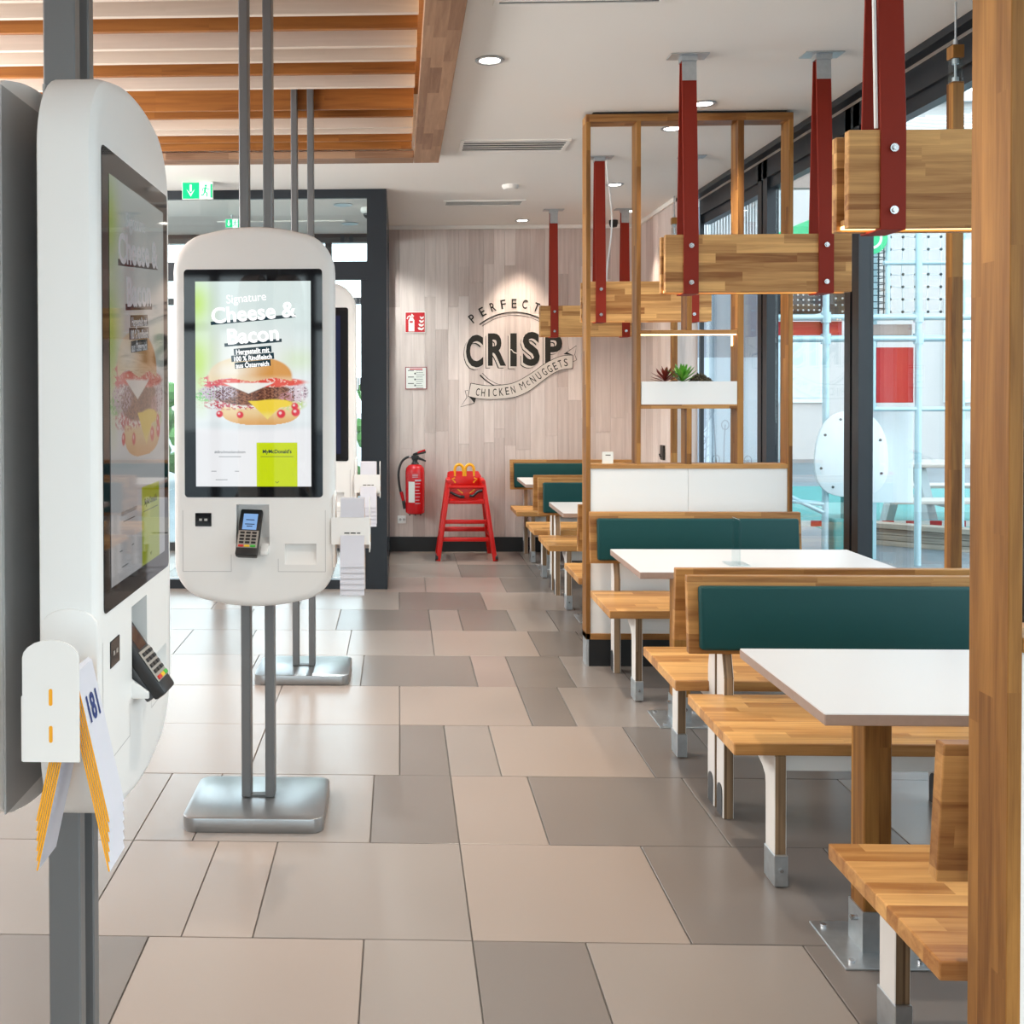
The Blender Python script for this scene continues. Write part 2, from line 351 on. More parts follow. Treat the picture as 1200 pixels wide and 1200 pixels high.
# measured joints: row start y -> [(x joint)...] with tone of the tile that begins at the joint
ROWS = {1.615: [(-3.4, 1), (-2.2, 0), (-1.6, 1), (-1.0, 2), (-.4, 0), (.2, 1), (.5, 2), (.8, 0), (1.4, 2), (1.7, 1)],
        2.215: [(-3.4, 0), (-2.5, 1), (-1.9, 0), (-1.3, 2), (-.7, 0), (-.1, 1), (.2, 2), (.51, 1), (1.1, 2), (1.7, 1)],
        2.815: [(-3.4, 1), (-2.7, 0), (-2.1, 1), (-1.5, 1), (-.9, 0), (-.61, 0), (-.41, 1), (.2, 0), (.8, 2), (1.4, 2), (1.7, 1)],
        3.415: [(-3.4, 0), (-2.5, 1), (-1.9, 0), (-1.5, 1), (-.9, 1), (-.7, 1), (-.1, 2), (.2, 0), (.5, 2), (1.1, 2), (1.7, 1)],
        4.015: [(-3.4, 1), (-2.2, 0), (-1.6, 1), (-1.2, 0), (-.6, 1), (0.0, 2), (.2, 1), (.4, 0), (1.0, 2), (1.3, 2), (1.9, 1)],
        4.615: [(-3.4, 0), (-2.5, 0), (-1.9, 1), (-1.3, 0), (-.6, 0), (0.0, 0), (.6, 2), (.8, 1), (1.4, 2), (2.0, 1)],
        5.215: [(-3.4, 1), (-2.2, 0), (-1.6, 0), (-.8, 1), (-.2, 2), (.4, 3), (.6, 2), (.9, 1), (1.2, 2), (1.8, 2)],
        5.815: [(-3.4, 0), (-2.5, 1), (-1.9, 0), (-1.3, 1), (-.9, 0), (-.3, 1), (.2, 0), (.8, 2), (1.1, 2), (1.7, 1)],
        6.415: [(-3.4, 1), (-2.2, 0), (-1.6, 1), (-1.0, 0), (-.4, 2), (.2, 1), (.4, 2), (.73, 1), (1.0, 2), (1.6, 2)],
        7.015: [(-3.4, 0), (-2.5, 1), (-1.9, 0), (-1.3, 0), (-.7, 1), (0.0, 2), (.6, 0), (1.2, 2), (1.8, 1)],
        7.615: [(-3.4, 1), (-2.2, 0), (-1.6, 1), (-.7, 0), (-.1, 3), (.2, 3), (.8, 2), (1.4, 1), (2.0, 2)]}
y = -4.985
tmeshes = {}
def add_tile(x0, x1, y0, y1, tone):
    wd, dp = round(x1-x0-.004, 4), round(y1-y0-.004, 4); k = (wd, dp, tone)
    if k not in tmeshes:
        t = MB().box((-wd/2, -dp/2, -.008), (wd/2, dp/2, 0), .0012, 1).build('tile', TILE[tone], fl); tmeshes[k] = t.data
    else:
        t = bpy.data.objects.new('tile', tmeshes[k]); C.objects.link(t); t.parent = fl
    t.location = ((x0+x1)/2, (y0+y1)/2, random.uniform(-.0004, .0004)); return t
for i in range(25):
    y0 = round(-4.985+.6*i, 3); key = min(ROWS, key=lambda q: abs(q-y0))
    y1 = min(y0+.6, 9.515)
    if y1-y0 < .05: continue
    if abs(key-y0) < .01:
        r = ROWS[key]
        for j, (x0, tone) in enumerate(r): add_tile(x0, r[j+1][0] if j+1 < len(r) else 2.43, y0, y1, tone)
    else:
        x = -3.4
        while x < 2.4:
            wd = random.choice((.6, .6, .6, .3, .9 if y0 < 1 else .6)); x1 = min(x+wd, 2.43)
            if 2.43-x1 < .15: x1 = 2.43
            add_tile(x, x1, y0, y1, random.choice((0, 1, 2, 3) if y0 > 7 else (0, 1, 2, 0))); x = x1

# ------------------------------------------------------------------ setting: ceiling with timber coffer
CX0, CX1, CY0, CY1 = -3.4, 0.26, 0.6, 6.62
c = MB()
c.box((CX1, -5.0, H), (2.5, 9.55, H+.12)); c.box((-3.5, CY1, H), (CX1, 7.76, H+.12)); c.box((-3.5, -5.0, H), (CX1, CY0, H+.12))
c.box((-3.5, CY0-.1, H+.50), (CX1+.1, CY1+.1, H+.6))
c.box((CX1, CY0, H+.12), (CX1+.08, CY1, H+.5)); c.box((-3.5, CY1, H+.12), (CX1+.08, CY1+.08, H+.5)); c.box((-3.5, CY0-.08, H+.12), (CX1+.08, CY0, H+.5))
c.box((-3.5, 7.76, 2.95), (-.09, 9.6, 3.07)); c.box((-.09, 7.76, H), (CX1, 9.55, H+.12))
struct(c.build('ceiling', M['ceil']))
co = thing('slatted_ceiling_canopy', 'coffered ceiling canopy of pale and brown timber slats in an oak frame', 'ceiling canopy', (0, 0, 2.97))
MB().box((.10, CY0, 0), (CX1, CY1, .045), .003).build('frame_board', M['oak_y'], co)
MB().box((-3.4, CY1-.16, 0), (.098, CY1, .045), .003).build('frame_board', M['oak_f'], co)
SL = [(3.34, 1), (3.52, 0), (3.70, 1), (3.88, 0), (4.06, 0), (4.23, 1), (4.45, 0), (4.64, 0), (4.83, 1), (5.05, 0), (5.445, 1), (5.60, 1), (5.84, 0), (5.96, 0), (6.15, 1), (6.35, 1)]
SL = [(1.0+.19*k, (k*5 // 3) % 2) for k in range(12)] + SL
for yy, br in SL:
    MB().box((-3.39, yy-.013, .03), (.082, yy+.013, .23), .002, 1).build('slat', M['slat_brown' if br else 'slat_pale'], co)
MB().box((.12, CY0+.02, .10), (.16, CY1-.2, .108)).build('led_strip', M['ledcof'], co)
MB().box((-3.39, CY0, .44), (.25, CY1-.01, .46)).build('backing_board', M['slat_brown'], co)
MB().cyl((-1.05, 5.70, .34), (-1.05, 5.70, .37), .10, n=20).build('spot_lamp', M['ledcof'], co)

# ------------------------------------------------------------------ setting: walls
wb = struct(MB().box((-.09, 9.524, 0), (2.30, 9.62, 3.02)).build('wall_back', M['wallp']))
x = -.088; k = 0
pm = {}
while x < 2.18:
    wd = random.choice((.095, .115, .135, .10)); x1 = min(x+wd, 2.188)
    cuts = [0.135, random.uniform(.9, 1.6), random.uniform(2.0, 2.7), 2.985]
    for z0, z1 in zip(cuts, cuts[1:]):
        p = MB().box((0, 0, 0), (x1-x-.0012, .014, z1-z0-.001), .0008, 1).build('plank', M['panel_wood'], wb)
        p.location = (x, 9.512+random.uniform(-.0012, .0012), z0)
    x = x1
wr = struct(MB().box((2.206, 8.18, 0), (2.36, 9.55, 3.02)).build('wall_right', M['wallp']))
y = 8.182
while y < 9.50:
    wd = random.choice((.095, .115, .135, .16)); y1 = min(y+wd, 9.508)
    p = MB().box((0, 0, 0), (.014, y1-y-.0012, 2.985-.135), .0008, 1).build('plank', M['panel_wood_y'], wr); p.location = (2.192+random.uniform(-.001, .001), y, .135); y = y1
MB().box((2.19, 8.168, .0), (2.36, 8.181, 2.985), .001, 1).build('plank', M['panel_wood'], wr)
struct(MB().box((-.088, 9.498, 0), (2.19, 9.512, .135), .001, 1).build('baseboard_back', M['plinth']))
struct(MB().box((2.178, 8.18, 0), (2.19, 9.498, .135), .001, 1).build('baseboard_right', M['plinth']))
struct(MB().box((-.088, 9.49, 2.985), (2.19, 9.512, 3.018)).box((2.17, 8.18, 2.985), (2.19, 9.49, 3.018)).build('trim_1', M['ceil']))
struct(MB().box((-3.5, -5.0, 0), (-3.4, 9.5, 3.5)).build('wall_left', M['wallp']))
wv = struct(MB().box((-.10, 7.81, 2.85), (-.088, 9.5, 3.02)).box((-.10, 7.81, 0), (-.088, 9.5, .1)).box((-.10, 8.62, .1), (-.088, 8.70, 2.85)).box((-.10, 9.42, .1), (-.088, 9.5, 2.85)).build('window_21', M['frame']))
for a, b in ((7.81, 8.62), (8.70, 9.42)): MB().box((-.097, a, .1), (-.091, b, 2.85)).build('pane', M['doorglass'], wv)

# ------------------------------------------------------------------ setting: window wall on the right
WX = 2.37
tr = MB(); tr.box((2.275, -5.0, 2.985), (2.335, 8.2, 3.019)); struct(tr.build('trim_2', M['frame']))
struct(MB().box((2.335, -5.0, 2.99), (2.37, 8.2, 3.019)).build('trim_3', M['white']))
JY = [-4.9, -3.5, -2.05, -.60, .85, 2.35, 3.90, 5.36, 6.68, 8.165]
for i in range(len(JY)-1):
    a, b = JY[i]+.17, JY[i+1]
    f = MB(); f.box((WX, JY[i], 2.87), (2.47, b, 2.99)); f.box((WX, JY[i], 0), (2.47, b, .10))
    if i == len(JY)-2: f.box((WX, b-.03, 0), (2.40, b, 2.99))
    else: f.box((WX, b, 0), (2.445, b+.075, 2.99)); f.box((WX+.012, b+.075, 0), (2.45, b+.10, 2.99)); f.box((WX, b+.10, 0), (2.445, b+.17, 2.99))
    f.box((WX+.02, a, 2.80), (2.45, b, 2.87)); f.box((WX+.02, a, .10), (2.45, b, .17))
    wnd = struct(f.build('window_%d' % (i+1), M['frame']))
    MB().box((2.425, a, .17), (2.435, b, 2.80)).build('pane', M['glass'], wnd)

# ------------------------------------------------------------------ setting: glazed vestibule at the back left
VY = 7.72
f = MB(); f.box((-3.4, VY, 2.952), (-.09, VY+.08, 3.018)); f.box((-.238, VY, 0), (-.09, VY+.09, 2.952)); f.box((-3.4, VY, 2.34), (-.238, VY+.08, 2.476))
f.box((-1.42, VY, 0), (-1.32, VY+.08, 2.34)); f.box((-2.70, VY, 0), (-2.6, VY+.08, 2.34)); f.box((-3.4, VY, 0), (-.238, VY+.08, .07))
f.box((-.83, VY+.01, .07), (-.77, VY+.07, 2.34)); f.box((-.285, VY+.015, .07), (-.238, VY+.065, 2.34)); f.box((-2.02, VY+.01, .07), (-1.96, VY+.07, 2.34))
d1 = struct(f.build('door_1', M['frame']))
for a, b, z0, z1 in ((-3.39, -.24, 2.477, 2.951), (-3.39, -2.71, .08, 2.33), (-2.59, -2.03, .08, 2.33), (-1.95, -1.43, .08, 2.33), (-1.31, -.84, .08, 2.33), (-.76, -.29, .08, 2.33)):
    MB().box((a, VY+.035, z0), (b, VY+.043, z1)).build('pane', M['doorglass'], d1)
a = MB()
for k in range(4): a.box((-.335+.014*k, VY+.032, 1.50), (-.327+.014*k, VY+.034, 1.60))
a.build('door_sticker', M['black'], d1)['kind'] = 'stuff'
for xx in (-.87, -.73): MB().cyl((xx, VY-.05, .85), (xx, VY-.05, 1.35), .014).cyl((xx, VY-.05, .9), (xx, VY+.01, .9), .009).cyl((xx, VY-.05, 1.3), (xx, VY+.01, 1.3), .009).build('handle', M['chrome'], d1, True)
f = MB(); f.box((-3.4, 9.5, 2.87), (-.10, 9.6, 2.95)); f.box((-3.4, 9.5, 2.30), (-.10, 9.58, 2.36))
for xx in (-3.4, -2.4, -1.5, -.68, -.16): f.box((xx, 9.5, 0), (xx+.06, 9.58, 2.87))
f.box((-3.4, 9.5, 0), (-.1, 9.58, .08))
d2 = struct(f.build('door_2', M['frame']))
for a, b in ((-3.34, -2.4), (-2.34, -1.5), (-1.44, -.68), (-.62, -.16)):
    MB().box((a, 9.53, .08), (b, 9.538, 2.30)).build('pane', M['doorglass'], d2); MB().box((a, 9.53, 2.36), (b, 9.538, 2.87)).build('pane', M['doorglass'], d2)

# ------------------------------------------------------------------ setting: glazed front behind the camera
f = MB(); f.box((-3.4, -5.08, 2.85), (2.44, -5.0, 3.02)); f.box((-3.4, -5.08, 0), (2.44, -5.0, .12)); f.box((-3.4, -5.08, 2.2), (2.44, -5.0, 2.3))
for k in range(6): f.box((-3.4+k*1.15, -5.08, 0), (-3.28+k*1.15, -5.0, 3.0))
wf = struct(f.build('window_20', M['frame']))
for k in range(5):
    for z0, z1 in ((.12, 2.2), (2.3, 2.85)): MB().box((-3.28+k*1.15, -5.045, z0), (-2.25+k*1.15, -5.037, z1)).build('pane', M['glass'], wf)

# ------------------------------------------------------------------ ceiling fittings
DL = [(.418, 4.705, 'nearest the timber canopy corner'), (1.607, 5.47, 'in front of the oak partition, right of the red strap'), (1.583, 5.986, 'just behind the oak partition header'),
      (1.594, 7.632, 'above the third table'), (1.109, 9.236, 'close to the logo wall'), (1.965, 8.786, 'close to the right timber wall')]
DLX = [(.42, 2.3), (.42, .2), (1.6, 3.4), (1.6, .6), (-1.8, -1.0), (1.2, -2.0)]
first = None
def downlight(x, y, lab, k=1.0):
    t = thing('ceiling_downlight', lab, 'ceiling light', (x, y, H), group='recessed round downlights')
    MB().lathe([(.044, -.001), (.062, -.001), (.066, -.004), (.062, -.008), (.050, -.007), (.046, .0)], n=28).build('trim_ring', M['steel'], t, True)
    MB().lathe([(.001, -.0035), (.046, -.0035), (.046, -.001), (.001, -.001)], n=24).build('lens', M['lamp'], t)
    ld = bpy.data.lights.new('downlight_beam', 'SPOT'); ld.energy = SPOT_W*k; ld.color = WARM; ld.spot_size = math.radians(92 if y < 8.5 else 68); ld.spot_blend = 0.7; ld.shadow_soft_size = .04
    lo = bpy.data.objects.new('downlight_beam', ld); C.objects.link(lo); lo.parent = t; lo.location = (0, 0, -.02)
for x, y, s in DL: downlight(x, y, 'round recessed ceiling downlight '+s, (.95 if y > 9 else .45) if y > 8.5 else (.45 if x > 1 else 1.0))
for k, (x, y) in enumerate(DLX): downlight(x, y, 'round recessed ceiling downlight outside the view, '+('above the near aisle', 'above the camera', 'between the first and second hanging lamps', 'above the nearest bench', 'behind the kiosks', 'far behind the camera')[k], .15 if x > 1 else .8)
def vent(x0, x1, y0, y1, ns, lab, dark=False):
    t = thing('ceiling_vent', lab, 'ceiling vent', ((x0+x1)/2, (y0+y1)/2, H), group='slotted ceiling air vents')
    w2, d2 = (x1-x0)/2, (y1-y0)/2
    f = MB(); bw = .022
    f.box((-w2, -d2, -.007), (w2, -d2+bw, 0)); f.box((-w2, d2-bw, -.007), (w2, d2, 0)); f.box((-w2, -d2+bw, -.007), (-w2+bw, d2-bw, 0)); f.box((w2-bw, -d2+bw, -.007), (w2, d2-bw, 0))
    f.build('vent_frame', M['ceil'], t)
    MB().box((-w2+bw, -d2+bw, -.002), (w2-bw, d2-bw, 0)).build('dark_slot', M['black'], t)
    for k in range(ns):
        yy = -d2+bw+(2*d2-2*bw)*(k+.5)/ns
        MB().rotbox((2*w2-2*bw, (2*d2-2*bw)/ns*.62, .002), Matrix.Translation((0, yy, -.0055)) @ Matrix.Rotation(.12, 4, 'X')).build('vent_slat', M['ceil'], t)
vent(.378, 1.044, 6.22, 6.54, 5, 'slotted white ceiling vent left of the oak partition')
vent(.363, 1.015, 8.23, 8.46, 5, 'slotted white ceiling vent nearest the logo wall')
vent(.37, 1.03, 3.72, 4.03, 4, 'slotted white ceiling vent cut off by the top of the picture')
sd = MB().lathe([(.062, 0), (.062, -.012), (.05, -.03), (.02, -.034), (.001, -.034)], n=24).build('smoke_detector', M['ceil'], None, True, loc=(.828, 7.63, H)); tag(sd, 'small round white smoke detector between the two ceiling vents', 'smoke detector')
sd = MB().lathe([(.04, 0), (.04, -.03), (.03, -.06), (.001, -.066)], n=16).build('ceiling_sensor', M['black'], None, True, loc=(1.93, 9.28, H)); tag(sd, 'tiny black ceiling sensor near the back right corner', 'sensor')
def exit_sign(loc, wd, ht, lab):
    t = thing('exit_sign', lab, 'sign', loc, group='green exit signs')
    MB().box((-wd/2, 0, -ht), (wd/2, .02, 0), .002, 1).build('housing', M['signwhite'], t)
    g = MB(); g.poly([(-wd/2+.004, -ht+.004), (.06*wd, -ht+.004), (.06*wd, -.004), (-wd/2+.004, -.004)], -.0008); g.build('green_field', M['exitgreen'], t)
    g = MB(); g.poly([(.06*wd, -ht+.004), (wd/2-.004, -ht+.004), (wd/2-.004, -.004), (.06*wd, -.004)], -.0008); g.build('white_field', M['exitwhite'], t)
    cx, s = -.22*wd, ht/100
    a = MB(); a.poly([(cx-6*s, -15*s), (cx+6*s, -15*s), (cx+6*s, -55*s), (cx-6*s, -55*s)], -.0015); a.poly([(cx-24*s, -42*s), (cx, -85*s), (cx, -68*s)], -.0015); a.poly([(cx+24*s, -42*s), (cx, -68*s), (cx, -85*s)], -.0015); a.build('down_arrow', M['exitwhite'], t)
    r = MB(); cx = .27*wd
    r.poly([(cx+7*s*math.cos(q*PI/5), -22*s+7*s*math.sin(q*PI/5)) for q in range(10)], -.0015)
    for pts, wdt in (([(cx-2*s, -30*s), (cx-6*s, -55*s)], 11*s), ([(cx-6*s, -55*s), (cx+8*s, -66*s), (cx+4*s, -86*s)], 7*s), ([(cx-6*s, -55*s), (cx-14*s, -74*s), (cx-28*s, -78*s)], 7*s), ([(cx-1*s, -33*s), (cx+14*s, -44*s), (cx+22*s, -38*s)], 5*s), ([(cx-3*s, -33*s), (cx-18*s, -40*s), (cx-20*s, -54*s)], 5*s)): r.strip(pts, wdt, -.0016)
    r.poly([(cx+26*s, -12*s), (cx+38*s, -12*s), (cx+38*s, -92*s), (cx+26*s, -92*s)], -.0014)
    r.build('running_figure', M['exitgreen'], t)
exit_sign((-1.455, 7.40, 3.018), .225, .125, 'green exit sign with down arrow on ceiling before the glazed vestibule')
exit_sign((-1.37, 8.40, 2.915), .11, .075, 'smaller green exit sign inside the glazed vestibule')
MB().cyl((-1.37, 8.41, 2.95), (-1.37, 8.41, 2.914), .01).build('hanger', M['steel'], bpy.data.objects['exit_sign.001']).location = (1.37, -8.40, -2.915)
for k, (xx, yy, s) in enumerate(((-.43, 7.98, 'front'), (-.42, 8.9, 'rear'))):
    t = thing('vestibule_downlight', 'round downlight in the %s of the vestibule ceiling' % s, 'ceiling light', (xx, yy, 2.95))
    MB().lathe([(.07, 0), (.075, -.004), (.07, -.007), (.055, -.006)], n=24).build('trim_ring', M['steel'], t, True); MB().lathe([(.001, -.004), (.056, -.004), (.056, -.001)], n=24).build('lens', M['lamp'], t)
    ld = bpy.data.lights.new('downlight_beam', 'SPOT'); ld.energy = 110; ld.color = (1, .97, .93); ld.spot_size = 2.4; ld.spot_blend = .5; ld.shadow_soft_size = .05
    lo = bpy.data.objects.new('downlight_beam', ld); C.objects.link(lo); lo.parent = t; lo.location = (0, 0, -.02)
t = thing('dome_camera', 'small dome security camera on the vestibule ceiling behind the glass', 'camera', (-.24, 8.15, 2.95))
MB().lathe([(.06, 0), (.06, -.03), (.045, -.045)], n=20).build('housing', M['signwhite'], t, True); MB().ball((0, 0, -.045), (.04, .04, .04)).build('dome', M['black'], t, True)
t = MB().box((-.55, -.03, -.012), (.55, .03, 0), .003).build('linear_diffuser', M['ceil'], None, loc=(-1.0, 8.75, 2.95)); tag(t, 'long slim linear air diffuser in the vestibule ceiling', 'ceiling vent')
# ------------------------------------------------------------------ self-order kiosks
# same outline, built from arcs: flat sides, softly arched head and foot
def kiosk_outline(inset=0.0):
    hw, zb, zt, r = .282, .759, 2.091, .135
    P = []
    for sgn, z in ((1, zt), (-1, zb)):
        side = []
        rise = .020
        for k in range(9):                                   # corner arc, from the side to the arch
            a = (PI/2-.13)*k/8
            side.append((hw-r+r*math.cos(a), (z-sgn*(rise+r))+sgn*r*math.sin(a)))
        x0, z0 = side[-1]
        for k in range(1, 8): 
            xx = x0*(1-k/7); side.append((xx, z-sgn*(z*sgn-z0*sgn)*((xx/x0)**2)))
        full = side+[(-a, b) for a, b in side[::-1][1:]]
        P += full if sgn == 1 else full[::-1]
    if inset:
        cz = (zb+zt)/2; out = []
        for a, b in P:
            out.append((a*(1-inset/hw), cz+(b-cz)*(1-inset/((zt-zb)/2))))
        return out
    return P
def kiosk_body_mesh():
    t = bmesh.new(); rings = []
    for yv, ins in ((-.012, .008), (-.016, 0.0), (-.088, 0.0), (-.100, .004), (-.107, .012), (-.110, .024)):
        rings.append([t.verts.new((a, yv, b)) for a, b in kiosk_outline(ins)])
    n = len(rings[0])
    for a, b in zip(rings, rings[1:]):
        for k in range(n): t.faces.new((a[k], a[(k+1) % n], b[(k+1) % n], b[k]))
    t.faces.new(rings[0]); t.faces.new(rings[-1][::-1]); bmesh.ops.recalc_face_normals(t, faces=t.faces)
    me = bpy.data.meshes.new('body'); t.to_mesh(me); t.free(); me.materials.append(M['kiosk'])
    o = bpy.data.objects.new('body', me); C.objects.link(o)
    cuts = []
    cm = MB(); cm.prism([(-.16, 1.12), (-.055, 1.12), (-.075, 1.0), (-.16, .94)], 'x', -.062, .054, 0)
    co_ = cm.build('cut', M['kiosk']); cuts.append(co_)
    cm = MB(); cm.prism([(-.16, .983), (-.085, .983), (-.093, .935), (-.1102, .909), (-.16, .909)], 'x', .108, .219, 0); cuts.append(cm.build('cut', M['kiosk']))
    for q in cuts:
        md = o.modifiers.new('b', 'BOOLEAN'); md.operation = 'DIFFERENCE'; md.solver = 'EXACT'; md.object = q
    bpy.context.view_layer.update(); dg = bpy.context.evaluated_depsgraph_get()
    m2 = bpy.data.meshes.new_from_object(o.evaluated_get(dg)); m2.name = 'kiosk_body'
    bpy.data.objects.remove(o)
    for q in cuts: bpy.data.objects.remove(q)
    for p in m2.polygons: p.use_smooth = True
    m2.set_sharp_from_angle(angle=math.radians(30))
    return m2
BODY = kiosk_body_mesh()

# the picture on the display (flat print on the lit panel), as a vertex-coloured grid
def ad_pixels(W, Hh):
    u, v = np.meshgrid((np.arange(W)+.5)/W, (np.arange(Hh)+.5)/Hh)   # v from the bottom
    x = u*135; yv = (1-v)*240                                           # in display units, y down
    def sm(a, b, t): q = np.clip((t-a)/(b-a), 0, 1); return q*q*(3-2*q)
    rs = np.random.RandomState(3)
    def noise(fx, fy, oct=3):
        out = np.zeros_like(x); amp = 1
        for o in range(oct):
            ph = rs.rand(6)*6.28; k = 2**o
            out += amp*(np.sin(x*fx*k+ph[0]+1.7*np.sin(yv*fy*k+ph[1]))*np.sin(yv*fy*k+ph[2]+1.3*np.sin(x*fx*k*.8+ph[3]))); amp *= .6
        return out
    img = np.zeros((Hh, W, 3))
    def put(mask, col):
        nonlocal img
        col = np.asarray(col, float); img = img*(1-mask[..., None])+col*mask[..., None]
    base = np.stack([.78+.12*sm(40, 110, yv), .90+.06*sm(40, 110, yv), .88+.1*sm(40, 110, yv)], -1); img = base
    lime = np.exp(-((x-2)/16)**2-((yv-26)/26)**2)+.95*np.exp(-((x-0)/24)**2-((yv-88)/26)**2)+.35*np.exp(-((x-118)/26)**2-((yv-92)/14)**2)+.5*np.exp(-((x-6)/9)**2-((yv-125)/30)**2)
    put(np.clip(lime, 0, 1)*.95, (.55, .83, .09))
    glow = np.exp(-((x-62)/38)**2-((yv-85)/26)**2); put(np.clip(glow, 0, 1)*.8, (1, 1, .97))
    put(sm(158, 166, yv), (.90, .96, .97)); put(sm(166, 176, yv), (.97, .98, 1.0))
    def ell(cx, cy, rx, ry, soft=.05, p=2.0): 
        d = (np.abs((x-cx)/rx)**p+np.abs((yv-cy)/ry)**p)**(1/p); return 1-sm(1-soft, 1+soft, d)
    put(ell(66, 168, 60, 6, .6)*.35, (.62, .72, .75))                    # table shadow
    # lower bun
    m = ell(76, 150, 46, 18, .05, 2.6)*(yv > 138); shade = sm(150, 168, yv)
    put(m, (1, 1, 1)); img = np.where((m > .5)[..., None], np.stack([.93-.10*shade, .70-.26*shade, .36-.22*shade], -1), img)
    # lettuce, onion and sauce
    put(ell(70, 140, 58, 9, .25)*(noise(.33, .5) > -.5), (.95, .90, .86)); put(ell(12, 134, 13, 6, .3)*(noise(.7, .8) > -.1), (.20, .68, .16))
    put(ell(112, 144, 16, 7, .3)*(noise(.6, .7) > 0), (.62, .78, .34))
    put(ell(50, 144, 44, 6, .3)*(noise(.5, .6) > .1), (.62, .10, .14)); put(ell(62, 141, 46, 4, .3)*(noise(.45, .4) > 0), (.70, .24, .26))
    # patty
    m = ell(72, 133, 48, 12, .08, 2.4); n2 = noise(.75, .9)
    put(m, (.17, .060, .035)); put(m*(n2 > .25), (.36, .155, .09)); put(m*(n2 < -.75), (.06, .018, .012))
    put(ell(25, 130, 22, 9, .25)*(noise(.8, .8) > -.2), (.66, .56, .66)); put(ell(27, 130, 22, 9, .25)*(noise(.9, 1.1) > .5), (.20, .08, .12))
    put(ell(120, 130, 11, 11, .2)*(noise(.6, .9) > -.4), (.80, .66, .72)); put(ell(120, 130, 11, 11, .2)*(noise(.9, .9) > .6), (.24, .16, .2))
    put(ell(108, 137, 10, 7, .3)*(noise(.6, .9) > .0), (.62, .30, .34))
    # tomato relish and bacon under the bun
    put(ell(74, 118, 54, 6, .12)*(yv < 124), (.86, .10, .07)); put(ell(74, 118, 54, 6, .2)*(noise(.4, .6) > .55), (1.0, .62, .52)); put(ell(18, 117, 13, 7, .3)*(noise(.5, .7) > -.2), (.80, .12, .16))
    # white cheese triangle
    tri = sm(0, 1.5, yv-118)*sm(0, 1.5, (132-yv)-np.abs(x-62)*.42); put(tri, (1, .99, .93))
    # yellow cheese slice
    tri = sm(0, 1.5, yv-139)*sm(0, 1.5, (162-yv)-np.abs(x-84)*.95); put(np.clip(tri+ell(92, 143, 22, 5, .2), 0, 1), (1.0, .74, .06)); put(tri*sm(150, 160, yv)*.6, (1, .88, .36))
    for cx, cy, rr in ((28, 155, 4), (52, 156, 4), (100, 155, 5), (117, 153, 5), (116, 146, 4)): put(ell(cx, cy, rr, rr, .2), (.80, .02, .05)); put(ell(cx-1, cy-1, rr*.35, rr*.35, .3), (1, .7, .7))
    # upper bun
    m = ell(64, 113, 49, 25, .04, 2.3)*(yv < 115+2*np.sin(x*.12)); g = sm(36, 96, x+.8*(yv-100)); hi = np.exp(-((x-40)/22)**2-((yv-104)/11)**2)
    top = np.stack([.98-.20*g, .80-.44*g, .50-.42*g], -1); top = top*(1-.75*hi[..., None])+np.array([1, .98, .90])*.75*hi[..., None]
    top = top*(1-.5*sm(108, 116, yv)[..., None])+np.array([1, .86, .60])*.5*sm(108, 116, yv)[..., None]
    img = img*(1-m[..., None])+top*m[..., None]
    # yellow-green footer square
    put(((x > 71) & (x < 119) & (yv > 189)).astype(float), (.66, .80, .0))
    return np.clip(img, 0, 1)
def ad_mesh(W=150, Hh=266):
    x0, x1, z0, z1 = -.202, .202, 1.183, 1.899
    vs = [(x0+(x1-x0)*i/W, -.1122, z0+(z1-z0)*j/Hh) for j in range(Hh+1) for i in range(W+1)]
    fs = [(j*(W+1)+i, j*(W+1)+i+1, (j+1)*(W+1)+i+1, (j+1)*(W+1)+i) for j in range(Hh) for i in range(W)]
    me = bpy.data.meshes.new('display_picture'); me.from_pydata(vs, [], fs)
    at = me.color_attributes.new('ad', 'FLOAT_COLOR', 'CORNER')
    px = ad_pixels(W, Hh).reshape(-1, 3); px = np.concatenate([px, np.ones((len(px), 1))], 1)
    at.data.foreach_set('color', np.repeat(px, 4, axis=0).astype(np.float32).ravel()); me.update()
    return me
AD = ad_mesh()
def sx(px): return -.202+.404*px/135
def sz(py): return 1.899-.716*py/240
def ad_texts():
    T = {}
    a = MB(); y0 = -.1126
    add_text(a, 'Signature', .042, sx(60), sz(24), y0, rot=.08, xs=.9)
    add_text(a, 'Cheese &', .075, sx(68), sz(45), y0, rot=.08, bold=.0018, xs=1.0); add_text(a, 'Bacon', .075, sx(68), sz(71), y0, rot=.08, bold=.0018, xs=1.0)
    b = MB()
    b.strip([(sx(18), sz(49)), (sx(117), sz(40.5))], .012, -.1124); b.strip([(sx(34), sz(74.5)), (sx(101), sz(69))], .012, -.1124)
    for j, (wd, ln) in enumerate(((22, 'Hergestellt mit'), (25, '100 % Rindfleisch'), (21, 'aus Österreich'))):
        b.strip([(sx(67-wd), sz(82.5+8*j)), (sx(67+wd), sz(79+8*j))], .022, -.1124)
        add_text(a, ln, .0235, sx(67), sz(84+8*j), y0-.0002, rot=.07, xs=.82, bold=.0006)
    d = MB(); add_text(d, '#dirschmeckenslesen', .014, sx(40), sz(201), y0, xs=.9); add_text(d, 'MyMcDonald\'s', .018, sx(95), sz(201), y0, bold=.0005, xs=.95)
    for px, py, wd in ((40, 205, 26), (95, 205, 38), (21, 222, 6), (48, 222, 5), (30, 232, 14)): d.strip([(sx(px-wd/2), sz(py)), (sx(px+wd/2), sz(py))], .0016, y0)
    d.strip([(sx(93), sz(234)), (sx(95), sz(236)), (sx(97), sz(234))], .002, y0)
    return a, b, d
